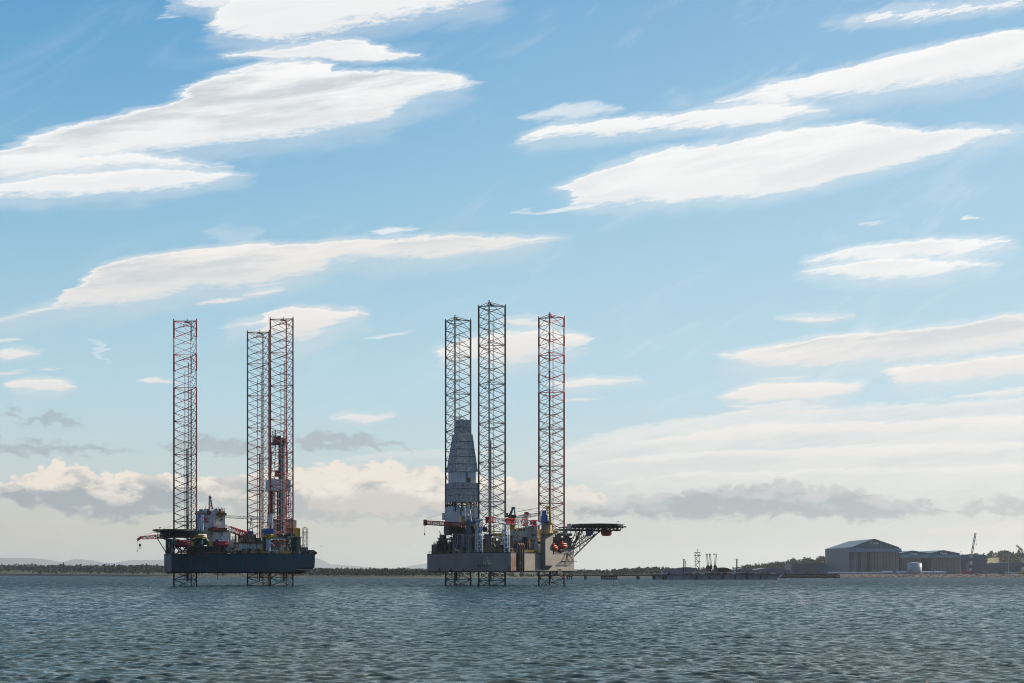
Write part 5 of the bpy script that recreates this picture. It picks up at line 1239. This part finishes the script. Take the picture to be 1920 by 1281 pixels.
rocks()

# ---- assembly sheds
def gable_shed(name, px0, px1, ridges, eave, fascia, Y, depth, label, doors, side=True, signs=()):
    a, b = P(px0, 0, Y).x, P(px1, 0, Y).x; zg = 5.05
    ze = P(0, eave, Y).z; zf = P(0, fascia, Y).z
    root = empty(name, ((a+b)/2, Y, zg)); tag(root, label, 'shed', 'assembly sheds on the quay')
    o = Vector(((a+b)/2, Y, zg))
    def bl(n, mb, m, par=root): shift(mb, o); return mb.build(n, m, par)
    mb = MB(); mb.box(a, b, Y+.6, Y+depth, zg, ze-.3); wall = bl('wall', mb, 'shed_wall')
    n = len(ridges); ws = (b-a)/n; mr, mf = MB(), MB()
    for k, (pr, py) in enumerate(ridges):
        l, r = a+k*ws, a+(k+1)*ws; xr, zr = P(pr, 0, Y).x, P(0, py, Y).z
        sec = [(l-.6 if k == 0 else l, ze-.4), (xr, zr), (r+.6 if k == n-1 else r, ze-.4)]
        mr.loft([[Vector((x, yy, z)) for x, z in sec+[(xr, zr-.9)]] for yy in (Y-.2, Y+depth+.5)], True)
        mf.loft([[Vector((x, yy, z)) for x, z in ((l+.1, zf+1), (r-.1, zf+1), (r-.1, ze-.6), (xr, zr-1.0), (l+.1, ze-.6))] for yy in (Y-.1, Y+1.5)])
    bl('roof', mr, 'shed_roof'); bl('gable', mf, 'shed_wall')
    mb = MB()                                          # flared weather hood over the doors
    mb.loft([[Vector((x, yy, z)) for yy, z in ((Y-.12, zf+4.6+(.4 if n == 1 else 0)), (Y-3.4, zf), (Y-3.4, zf-.9), (Y-.12, zf-.9))] for x in (a-.5, b+.5 if n > 1 else b+3.2)])
    bl('door_hood', mb, 'shed_trim')
    for d0, d1, mt in doors:
        mb = MB(); xa, xb = P(d0, 0, Y).x, P(d1, 0, Y).x; mb.box(xa, xb, Y-.15, Y+.4, zg, zf-.95); rr = random.Random(int(d0))
        m_ = max(1, int((xb-xa)/3.2))
        for k in range(m_+1):
            x = xa+(xb-xa)*k/m_; mb.box(x-.25, x+.25, Y-.45-rr.random()*.5, Y-.153, zg, zf-1.0)
        bl('door_leaf', mb, mt)
    for sp, sy, sz in signs:
        c = P(sp, sy, Y); q = sz/F*Y; yy = Y-.5
        mb = MB()
        ring = [[Vector((c.x+r*math.cos(t), yy, c.z+r*math.sin(t))) for t in [2*math.pi*i/20 for i in range(20)]] for r in (q*.62, q)]
        mb.add(ring[0]+ring[1]+[p+Vector((0, .3, 0)) for p in ring[0]+ring[1]], [(i, (i+1) % 20, (i+1) % 20+20, i+20) for i in range(20)]+[(i+20, (i+1) % 20+20, (i+1) % 20+60, i+60) for i in range(20)])
        s_ = bl('sign', mb, 'white_paint')
        mb = MB()
        for t0 in (3.6, 4.6): 
            arc = [[Vector((c.x+r*math.cos(t), yy-.05, c.z+r*math.sin(t))) for t in [t0+i*.12 for i in range(9)]] for r in (q*.5, q*.98)]
            mb.add(arc[0]+arc[1]+[p+Vector((0, .04, 0)) for p in arc[0]+arc[1]], [(i, i+1, i+10, i+9) for i in range(8)])
        bl('emblem', mb, 'sign_orange', s_)
        mb = MB(); x0 = c.x+q*1.3; mb.box(x0, x0+q*2.7, yy, yy+.35, c.z-q*.55, c.z+q*.45); bl('name_board', mb, 'tower_white', s_)
        mb = MB(); mb.box(x0, x0+q*2.8, yy, yy+.35, c.z+q*.55, c.z+q*1.0); bl('upper_band', mb, 'sign_orange', s_)
    return root
doors1 = [(1599, 1608, 'shed_door'), (1609, 1614, 'shed_door_dark'), (1614.5, 1620, 'shed_door'), (1621, 1625, 'shed_door'), (1626, 1632, 'shed_door_dark'), (1632.5, 1650, 'shed_door'), (1650.5, 1668, 'shed_door'), (1668.5, 1684.5, 'shed_door')]
gable_shed('assembly_shed', 1592, 1686, [(1640, 1010.3)], 1026, 1034.5, 2200, 168, 'tallest blue-grey shed on the quay with a single gable', doors1, signs=[(1635, 1018.8, 3.2)])
doors2 = [(1691, 1708, 'shed_door'), (1709, 1726, 'shed_door'), (1726.6, 1742, 'shed_door_dark'), (1745, 1762, 'shed_door'), (1762.6, 1776, 'shed_door'), (1777.5, 1798, 'shed_door')]
gable_shed('assembly_shed', 1687.5, 1799.5, [(1712, 1032.4), (1769, 1031.6)], 1037, 1045.5, 2215, 150, 'lower twin-gabled blue-grey shed next to the tallest shed', doors2, signs=[(1709, 1039, 2.6), (1765, 1038, 2.6)])
def flat_shed(name, px0, px1, py0, py1, Y, depth, material, label, roof='shed_roof', pitch=0.0, group='low buildings by the quay'):
    c = P((px0+px1)/2, py1, Y); root = empty(name, c); tag(root, label, 'building', group)
    mb = MB(); a, b = P(px0, py0, Y), P(px1, py1, Y); mb.box(a.x, b.x, Y, Y+depth, b.z, a.z); shift(mb, c); mb.build('wall', material, root)
    mb = MB(); m_ = (a.x+b.x)/2; mb.loft([[Vector((x, yy, z)) for x, z in ((a.x-.4, a.z+.003), (b.x+.4, a.z+.003), (m_+.2*(b.x-m_), a.z+.5+pitch), (m_-.2*(b.x-m_), a.z+.5+pitch))] for yy in (Y-.4, Y+depth)]); shift(mb, c); mb.build('roof', roof, root)
    mb = MB(); w = b.x-a.x
    for k in range(max(2, int(w/14))):
        x = a.x+w*(k+.3)/max(2, int(w/14)); mb.box(x, x+min(4, w*.12), Y-.08, Y+.1, b.z, b.z+min(4.0, (a.z-b.z)*.55))
    shift(mb, c); mb.build('door', 'shed_door_dark', root)
    return root
flat_shed('warehouse', 1484, 1546.5, 1056.5, 1076, 2380, 60, 'shed_blue', 'long blue flat-roofed warehouse left of the tallest shed')
flat_shed('warehouse', 1800, 1850, 1041, 1076, 2330, 70, 'shed_blue', 'tall blue-grey block right of the twin-gabled shed', pitch=1)
flat_shed('warehouse', 1818, 1849, 1055.5, 1076, 2290, 20, 'shed_blue', 'dark blue-grey annex standing before the tall blue-grey block')
flat_shed('warehouse', 1850, 1992, 1056.5, 1076, 2340, 60, 'slate_panel', 'long low grey shed at the right end of the quay', pitch=1)
flat_shed('warehouse', 1911, 1990, 1061, 1076, 2310, 20, 'shed_blue', 'low blue-grey shed cut by the right edge of the photo')
flat_shed('warehouse', 1270, 1307, 1065.5, 1078, 2100, 40, 'shed_blue', 'low blue-grey shed behind the thin masts at the left end of the quay', pitch=1)
flat_shed('warehouse', 1244, 1276, 1068, 1078, 2080, 30, 'slate_panel', 'small low grey shed behind the quay wall corner')
flat_shed('warehouse', 1382, 1412, 1068, 1078, 2100, 60, 'shed_blue', 'pale-roofed low shed behind the single post', pitch=2)
flat_shed('warehouse', 1410, 1482, 1069.5, 1078, 2080, 60, 'slate_panel', 'wide low grey-roofed shed left of the long blue warehouse', pitch=3)
# dark arched store on the quay
def arched_store():
    c = P(1356, 1076, 1330); root = empty('arched_store', c); tag(root, 'dark arched-roof store on the quay right of the loading arms', 'building')
    mb = MB(); L_, R_ = P(1339, 0, 1330).x, P(1373, 0, 1330).x; zt = P(0, 1064, 1330).z; ze = P(0, 1069.5, 1330).z; N = 10
    sec = [(L_+(R_-L_)*k/N, ze+(zt-ze)*math.sin(math.pi*k/N)**.8) for k in range(N+1)]
    mb.loft([[Vector((x, yy, z)) for x, z in sec] for yy in (1330, 1352)]); shift(mb, c); mb.build('roof', 'dark_steel', root)
    mb = MB(); mb.box(L_+.4, R_-.4, 1330.5, 1351.5, c.z, ze-.05); shift(mb, c); mb.build('wall', 'timber_brown', root)
arched_store()

# ---- quay wall: concrete face, dark fender columns
def quay():
    x0, x1 = P(1241, 0, YQ).x, P(1457, 0, YQ).x; c = Vector(((x0+x1)/2, YQ, 0))
    root = empty('quay_wall', c); tag(root, 'long grey concrete quay wall with dark fender columns', 'quay')
    zt = P(0, 1077, YQ).z
    mb = MB(); mb.box(x0, x1, YQ, YQ+90, -2, zt-.9); shift(mb, c); mb.build('wall', 'concrete', root)
    mb = MB(); mb.box(x0-.5, x1+.5, YQ-.6, YQ+90.5, zt-.896, zt); shift(mb, c); mb.build('coping', 'coping_grey', root)
    for px0, px1 in ((1241, 1243.5), (1244.5, 1247), (1248, 1250), (1304, 1308), (1352, 1356.5), (1398, 1402.5), (1330, 1331.5), (1378, 1379.5), (1425, 1426.5)):
        mb = MB(); a, b = P(px0, 0, YQ).x, P(px1, 0, YQ).x; mb.box(a, b, YQ-1.1, YQ-.05, -2, zt-.95); shift(mb, c); mb.build('fender', 'pile_dark', root)
    rr = random.Random(3); mb = MB()
    for k in range(70):
        x = rr.uniform(x0+2, x1-2); s = rr.uniform(.3, 1.2); mb.cur = rr.randrange(3); mb.box(x-s, x+s*rr.uniform(1, 3), YQ+2, YQ+4, zt, zt+rr.uniform(.4, 1.9))
    for k in range(34):
        x = x0+(x1-x0)*(k+.5)/34; mb.tube((x, YQ+1, zt), (x, YQ+1, zt+1.2), .06, 4)
    mb.tube((x0+1, YQ+1, zt+1.2), (x1-1, YQ+1, zt+1.2), .06, 4); mb.tube((x0+20, YQ+2.2, zt+1.5), (x1-10, YQ+2.2, zt+1.3), .22, 6)
    shift(mb, c); mb.build('quay_fittings', ['machinery', 'rust_plate', 'cream_panel'], root)
    return zt
ZQ = quay()
# ---- thin jetty from the rig to the quay, and the trestle on the right
def jetty():
    YJ = 1310; x0, x1 = P(1010, 0, YJ).x, P(1241, 0, YJ).x-.8; c = Vector(((x0+x1)/2, YJ, 0)); root = empty('jetty', c); tag(root, 'long thin dark jetty on piles between the grey rig and the quay', 'jetty')
    z = P(0, 1079.3, YJ).z
    mb = MB(); mb.box(x0, x1, YJ, YJ+3.5, z-.75, z+.35); shift(mb, c); mb.build('deck', 'pile_dark', root)
    mb = MB(); mb.tube((x0, YJ+.2, z+1.3), (x1, YJ+.2, z+1.3), .06, 4); mb.tube((x0, YJ+1.6, z+.7), (x1, YJ+1.6, z+.7), .18, 6)
    for k in range(50): x = x0+(x1-x0)*k/49; mb.tube((x, YJ+.2, z+.35), (x, YJ+.2, z+1.3), .05, 4)
    shift(mb, c); mb.build('railing', 'pile_dark', root)
    def grp(px0, px1, n, cap=True):
        mb = MB(); a, b = P(px0, 0, YJ).x, P(px1, 0, YJ).x
        for k in range(n):
            x = a+(b-a)*k/max(1, n-1)
            for y in (YJ-1.5, YJ+4.5):
                pm = MB(); pm.tube((x, y, -3), (x, y, z-.76 if not cap else z-1.32), .42, 8); shift(pm, c); pm.build('pile', 'pile_dark', root)
            if k < n-1: 
                x2 = a+(b-a)*(k+1)/max(1, n-1)
                if cap and x2-x > 2: mb.tube((x, YJ-1.5, -1), (x2, YJ-1.5, z-1.6), .2, 5); mb.tube((x2, YJ-1.5, -1), (x, YJ-1.5, z-1.6), .2, 5)
        if cap: mb.box(a-.8, b+.8, YJ-2, YJ+5, z-1.3, z-.76)
        shift(mb, c); mb.build('pile_cap', 'pile_dark', root)
    grp(1064, 1072, 3); grp(1096.5, 1099, 2, False); grp(1128, 1134, 3); grp(1134.5, 1147, 4); grp(1147.5, 1156, 3); grp(1195, 1198, 2, False); grp(1226, 1228, 2, False)
jetty()
def trestle():
    YT = 1700; x0, x1 = P(1458, 0, YT).x, P(1572, 0, YT).x; c = Vector(((x0+x1)/2, YT, 0)); root = empty('trestle', c); tag(root, 'dark piled trestle between the quay wall and the rocky shore', 'jetty')
    z = P(0, 1077.5, YT).z
    mb = MB(); mb.box(x0, x1, YT, YT+9, z-.9, z); mb.box(x0, x1, YT-.3, YT-.05, z-.4, z+.9); shift(mb, c); mb.build('deck', 'pile_dark', root)
    mb = MB(); mb.box(x0, x1, YT+.5, YT+8.5, .35, 1.9); shift(mb, c); mb.build('lower_beam', 'pile_dark', root)
    for px in list(range(1460, 1482, 3))+list(range(1484, 1544, 7))+list(range(1545, 1572, 3)):
        x = P(px, 0, YT).x
        for y in (YT+.2, YT+8.6):
            mb = MB(); mb.tube((x, y, -3), (x, y, z-.95), .4, 8); shift(mb, c); mb.build('pile', 'pile_dark', root)
    mb = MB()
    for o in (0, 2.2): mb.bar(P(1459+o, 1083, YT-1.5), P(1466+o, 1077, YT-1.5), .5, .5)
    for k in range(6): a = P(1459+k*1.2, 1083-k, YT-1.5); mb.bar(a, a+Vector((1.5, 0, 0)), .3, .2)
    shift(mb, c); mb.build('gangway', 'white_paint', root)
    mb = MB(); x = P(1571, 0, YT).x; mb.box(x, x+2.2, YT-.6, YT-.35, -1, z); shift(mb, c); mb.build('end_fender', 'timber_brown', root)
trestle()
# ---- things standing on the quay
def on_quay(name, px, Y, label, cat, group=None):
    c = P(px, 0, Y); c.z = ZQ; e = empty(name, c); return tag(e, label, cat, group)
for px, py, r, lab in ((1282.2, 1050, .62, 'thicker of the two dark posts at the left end of the quay'), (1285.6, 1053.5, .3, 'thinner of the two dark posts at the left end of the quay'), (1381.6, 1050, .68, 'lone dark post between the arched store and the low sheds')):
    e = on_quay('mast', px, 1300, lab, 'mast', 'posts on the quay'); h = P(0, py, 1300).z-ZQ
    mb = MB(); mb.tube((0, 0, 0), (0, 0, h), r, 8, r*.8); mb.build('post', 'pile_dark', e)
    mb = MB(); mb.box(-r*1.5, r*1.5, -r*1.5, r*1.5, h, h+.5); mb.tube((0, 0, h+.5), (0, 0, h+1.8), .1, 5); mb.box(-r*1.3, r*1.3, -r*1.3, r*1.3, h-2, h-1.6); mb.build('lamp_head', 'dark_steel', e)
e = on_quay('stair_tower', 1307.5, 1302, 'open lattice access tower on the quay with zigzag stairs', 'tower'); h = P(0, 1036, 1302).z-ZQ
mb = MB()
for sx in (-1.8, 1.8):
    for sy in (-1.8, 1.8): mb.tube((sx, sy, 0), (sx, sy, h), .13, 5)
mb.build('frame', 'pale_steel', e)
mb = MB()
for k in range(7):
    z0_, z1_ = h*k/7, h*(k+1)/7; s = 1 if k % 2 else -1
    mb.bar((-1.8*s, -1.2, z0_), (1.8*s, -1.2, z1_), .7, .45); 
    if k % 2 == 0 and k: mb.box(-2.9, 2.9, -2.2, 2.2, z0_-.2, z0_+.2)
mb.build('stair', 'dark_steel', e)
mb = MB(); mb.box(-2.6, 2.6, -2, 2, h-.2, h+.2); mb.tube((0, 0, h), (0, 0, h+3.4), .16, 5); mb.bar((-.8, 0, h+2.2), (.8, 0, h+2.2), .15, .15); mb.build('top_mast', 'dark_steel', e)
for k, (px, top, w) in enumerate(((1327, 1038.3, 1), (1332.6, 1038.3, 1), (1341, 1038.5, -1))):
    e = on_quay('loading_arm', px, 1305, '%s of the three black marine loading arms standing folded on the quay' % ('leftmost', 'middle', 'rightmost')[k], 'loading arm', 'marine loading arms')
    h = P(0, top, 1305).z-ZQ
    mb = MB(); mb.tube((0, 0, 0), (0, 0, h*.36), .75, 8); mb.box(-1.5, 1.5, -.8, .8, h*.24, h*.40); mb.box(-1.2, 1.2, -1.2, 1.2, 0, .8); mb.build('riser', 'dark_steel', e)
    mb = MB(); mb.bar((-.3*w, 0, h*.34), (-1.0*w, 0, h), .5, .6); mb.box(-1.8, -.1, -.4, .4, h-.8, h); mb.build('inboard_arm', 'dark_steel', e)
    mb = MB(); mb.bar((.9*w, .2, h*.34), (-.1*w, .2, h*.97), .25, .35); mb.lathe((.5*w, 0, h*.4), [(.1, 0), (.7, .3), (.7, .9), (.1, 1.2)], 8); mb.build('outboard_arm', 'dark_steel', e)
# ---- storage tank, white tower sections, mobile cranes on the yard
c = P(1715, 1076, 2110); c.z = 5.05; e = empty('storage_tank', c); tag(e, 'upright pale grey storage tank in front of the twin-gabled shed', 'tank')
r = 13/F*2110; h = P(0, 1056, 2110).z-5.05
mb = MB(); mb.lathe((0, 0, 0), [(r, 0), (r, h)], 40); mb.build('shell', 'tank_grey', e, False)
for p in e.children[0].data.polygons: p.use_smooth = len(p.vertices) == 4
mb = MB(); mb.lathe((0, 0, 0), [(r+.1, h+.004), (r*.6, h+.7), (.05, h+1.3)], 40); mb.build('roof', 'tank_grey', e)
mb = MB(); railing(mb, [(r*math.cos(t), r*math.sin(t)) for t in [2*math.pi*k/20 for k in range(20)]], h, 3, 1.1, .07)
for k in range(22):
    t0, t1 = math.pi*1.1+k*.055, math.pi*1.1+(k+1)*.055; mb.bar(((r+.4)*math.cos(t0), (r+.4)*math.sin(t0), h*k/22), ((r+.4)*math.cos(t1), (r+.4)*math.sin(t1), h*(k+1)/22), .6, .2)
mb.build('spiral_stair', 'slate_panel', e)
secs = [(1552, 1562), (1563, 1573), (1574, 1584), (1585, 1595), (1596, 1606), (1607, 1617), (1618, 1633), (1634, 1653), (1654, 1674), (1680, 1700), (1729, 1749), (1752, 1773)]
for k, (a, b) in enumerate(secs):
    big = a > 1650; Y = 2100; rad = (2.6 if big else 1.9)/F*Y
    c = P((a+b)/2, 0, Y); c.z = 5.05+rad; o = empty('tower_section', c)
    tag(o, 'short white steel tube lying on the quay edge, %s from the left in the row' % ['first', 'second', 'third', 'fourth', 'fifth', 'sixth', 'seventh', 'eighth'][k] if not big else ('white steel tube lying on the quay, %s the grey storage tank' % {1654: 'second one left of', 1680: 'first one left of', 1729: 'first one right of', 1752: 'second one right of'}[a]), 'tube', 'white tower sections on the quay')
    hl = (b-a)/2/F*Y; mb = MB(); mb.tube((-hl, 0, 0), (hl, 0, 0), rad, 16, rad*.93); mb.build('shell', 'tower_white', o)
    mb = MB()
    for s in (-1, 1): mb.tube((s*hl, 0, 0), (s*(hl+.25), 0, 0), rad*1.06, 16)
    mb.build('flange', 'pale_steel', o)
    mb = MB()
    for s in (-.6, .6): mb.box(s*hl-.5, s*hl+.5, -rad, rad, -rad, -rad*.75)
    mb.build('cradle', 'machinery', o)
def crawler(px, Y, boom, label, red=True):
    c = P(px, 0, Y); c.z = 5.05; e = empty('crawler_crane', c); tag(e, label, 'crane', 'lattice cranes on the quay')
    mb = MB()
    for s in (-2.4, 2.4): mb.box(s-.8, s+.8, -4, 4, 0, 1.3)
    mb.build('track', 'dark_steel', e)
    mb = MB(); mb.box(-4.5, 2, -1.8, 1.8, 1.35, 3.9); mb.box(-6, -4.5, -1.8, 1.8, 1.6, 3.2); mb.build('body', 'red_paint' if red else 'yellow_paint', e)
    mb = MB(); mb.box(1.2, 2.8, -2.2, -.6, 1.6, 3.8); mb.build('cab', 'window_dark', e)
    pts = [P(x, y, Y)-c for x, y in boom]
    mb = MB()
    for a, b in zip(pts, pts[1:]): mb.lattice(a, b, 1.9, 1.9, 12, .26, .16, lambda t: int(t*5) % 2)
    mb.build('boom', ['pale_steel', 'dark_steel'], e)
    mb = MB(); t = pts[-1]; mb.tube(t, t-up*max(4, (t.z)*.28)+Vector((1.5, 0, 0)), .07, 4); q = t-up*max(4, t.z*.28)+Vector((1.5, 0, 0)); mb.lathe(q, [(.05, -1), (.5, -.5), (.5, .3), (.05, .6)], 8); mb.tube(t, (-5, 0, 3.8), .06, 4); mb.build('hoist_line', 'dark_steel', e)
crawler(1819, 2120, [(1819, 1073), (1821.5, 1042), (1829, 1000)], 'crawler crane with the tall steep lattice boom right of the twin-gabled shed')
crawler(1917, 2140, [(1917.5, 1073), (1917, 1032), (1906, 1022.5)], 'crane with the short bent boom near the right edge of the photo', False)
for px, top, lab in ((1801.5, 1035, 'thin pale lamp post beside the right end of the twin-gabled shed'), (1891.5, 1032, 'thin pale lamp post in front of the long low grey shed')):
    c = P(px, 0, 2110); c.z = 5.05; e = empty('lamp_post', c); tag(e, lab, 'lamp post', 'lamp posts on the quay'); h = P(0, top, 2110).z-5.05
    mb = MB(); mb.tube((0, 0, 0), (0, 0, h), .28, 6, .16); mb.build('post', 'pale_steel', e); mb = MB(); mb.box(-1.6, 1.6, -.5, .5, h, h+.4); mb.build('lamp_head', 'dark_steel', e)
rr = random.Random(9)
for k, (px, w, hh, m_, what) in enumerate(((1662, 9, 2.2, 'dark_steel', 'low dark machine on the shore right of the tallest shed door'), (1676, 6, 2.6, 'machinery', 'dark machine on the shore left of the pale storage tank'), (1808, 7, 5.5, 'boom_red', 'dark red machine beside the crawler crane'), (1862, 14, 2.0, 'tower_white', 'low white cabin before the long low grey shed'), (1897, 18, 3.4, 'tower_white', 'long white trailer under the right-hand lamp post'))):
    c = P(px, 0, 2105); c.z = 5.05; e = empty('yard_machine' if m_ != 'tower_white' else 'site_cabin', c); tag(e, what, 'machine' if m_ != 'tower_white' else 'cabin')
    mb = MB(); mb.box(-w/2, w/2, -1.3, 1.3, .5, hh*.7); mb.box(-w/2, -w*.1, -1.2, 1.2, hh*.7+.003, hh); mb.build('body', m_, e)
    mb = MB()
    for s in (-.35, .35):
        for y in (-1.2, 1.2): mb.tube((s*w, y-.2, .5), (s*w, y+.2, .5), .5, 10)
    mb.build('wheel' if m_ != 'tower_white' else 'support', 'dark_steel', e)
# ---- small things: birds, a far boat, a bank with a dead sprig close to the camera
def bird(p, span, label, ang):
    e = empty('bird', p, ang); tag(e, label, 'bird')
    mb = MB(); mb.loft([[Vector((x, r*math.cos(t), r*.8*math.sin(t))) for t in [2*math.pi*k/8 for k in range(8)]] for x, r in ((-.5*span*.5, .01), (-.25*span*.5, .05*span), (.1*span, .07*span), (.25*span, .045*span), (.33*span, .01))]); mb.build('body', 'bird_dark', e, True)
    for s in (-1, 1):
        mb = MB(); mb.loft([[Vector((-.08*span, s*.04*span, .02)), Vector((.14*span, s*.04*span, .02)), Vector((.14*span, s*.04*span, .05)), Vector((-.08*span, s*.04*span, .05))], [Vector((-.02*span, s*.28*span, .14*span)), Vector((.16*span, s*.28*span, .14*span)), Vector((.16*span, s*.28*span, .16*span)), Vector((-.02*span, s*.28*span, .16*span))], [Vector((-.1*span, s*.5*span, .08*span)), Vector((-.05*span, s*.5*span, .08*span)), Vector((-.05*span, s*.5*span, .09*span)), Vector((-.1*span, s*.5*span, .09*span))]]); mb.build('wing', 'bird_dark', e)
bird(P(602, 1024, 560), 1.0, 'small dark bird in the air right of the blue rig', 2.4)
bird(P(1158.5, 979, 668), 1.9, 'dark bird just above the outer edge of the helideck', .6)
c = P(381, 1082, 2050); c.z = 0; e = empty('sailing_boat', c); tag(e, 'tiny white sailing boat far off under the blue rig', 'boat')
mb = MB(); mb.loft([[Vector((x, y*w, z)) for y, z in ((-1, .9), (1, .9), (.3, -.4), (-.3, -.4))] for x, w in ((-3, .8), (0, 1.1), (3.4, .1))]); mb.build('hull', 'white_paint', e)
mb = MB(); mb.tube((0, 0, .8), (0, 0, 8), .08, 5); mb.build('mast', 'pale_steel', e); mb = MB(); mb.add([(0.1, 0, 1.5), (-2.8, .3, 1.6), (0.1, 0, 7.6), (.1, .06, 1.5), (-2.8, .36, 1.6), (.1, .06, 7.6)], [(0,1,2),(5,4,3),(0,3,4,1),(1,4,5,2),(2,5,3,0)]); mb.build('sail', 'white_paint', e)
def bank():
    mb = MB(); n = 40; rr = random.Random(5); ys = [-14, -6, 0, 2.5, 4, 5.5, 8, 12, 18]; zs = [4.1, 4.0, 3.95, 3.9, 3.8, 3.3, 2.2, .7, -1.2]
    vs = [Vector((-60+120*i/n, y, z+rr.uniform(-.1, .06))) for y, z in zip(ys, zs) for i in range(n+1)]
    mb.add(vs, [(j*(n+1)+i, j*(n+1)+i+1, (j+1)*(n+1)+i+1, (j+1)*(n+1)+i) for j in range(len(ys)-1) for i in range(n)])
    tag(mb.build('grass_bank', 'field_grass', smooth=True), kind='structure')
    mat('dead_leaf', (0.34, 0.10, 0.045), .7, .3, 20)
    c = Vector(((1741-960)/F*3.2, 3.2, 3.84)); e = empty('dock_plant', c); tag(e, 'out-of-focus rust-orange plant tip at the bottom edge of the photo', 'plant')
    mb = MB(); mb.path([(0, 0, 0), (.01, 0, .5), (.0, 0, 1.19)], .004, 5); mb.build('stem', 'timber_brown', e)
    mb = MB()
    for k in range(26):
        z = .85+.36*k/26; a = k*2.4; l = .016*(1.2-k/26*.7); d = Vector((math.cos(a), math.sin(a), .7)).normalized(); p = Vector((0, 0, z)); s = d.orthogonal().normalized()*.005
        mb.add([p, p+d*l*.5+s, p+d*l, p+d*l*.5-s], [(0, 1, 2, 3)])
    mb.build('seed_head', 'dead_leaf', e)
bank()
# ------------------------------------------------------------------ the air
def haze():
    mb = MB(); mb.box(-32000, 32000, -60, 43500, -8.0, 640)
    m = bpy.data.materials.new('sea_air'); m.use_nodes = True; nt = m.node_tree; nt.nodes.clear()
    v = nt.nodes.new('ShaderNodeVolumePrincipled'); o = nt.nodes.new('ShaderNodeOutputMaterial'); nt.links.new(v.outputs[0], o.inputs['Volume'])
    v.inputs['Color'].default_value = (0.97, 0.98, 0.97, 1); v.inputs['Density'].default_value = 3.0e-5; v.inputs['Anisotropy'].default_value = 0.35
    ob = mb.build('haze', m); tag(ob, kind='stuff')
haze()
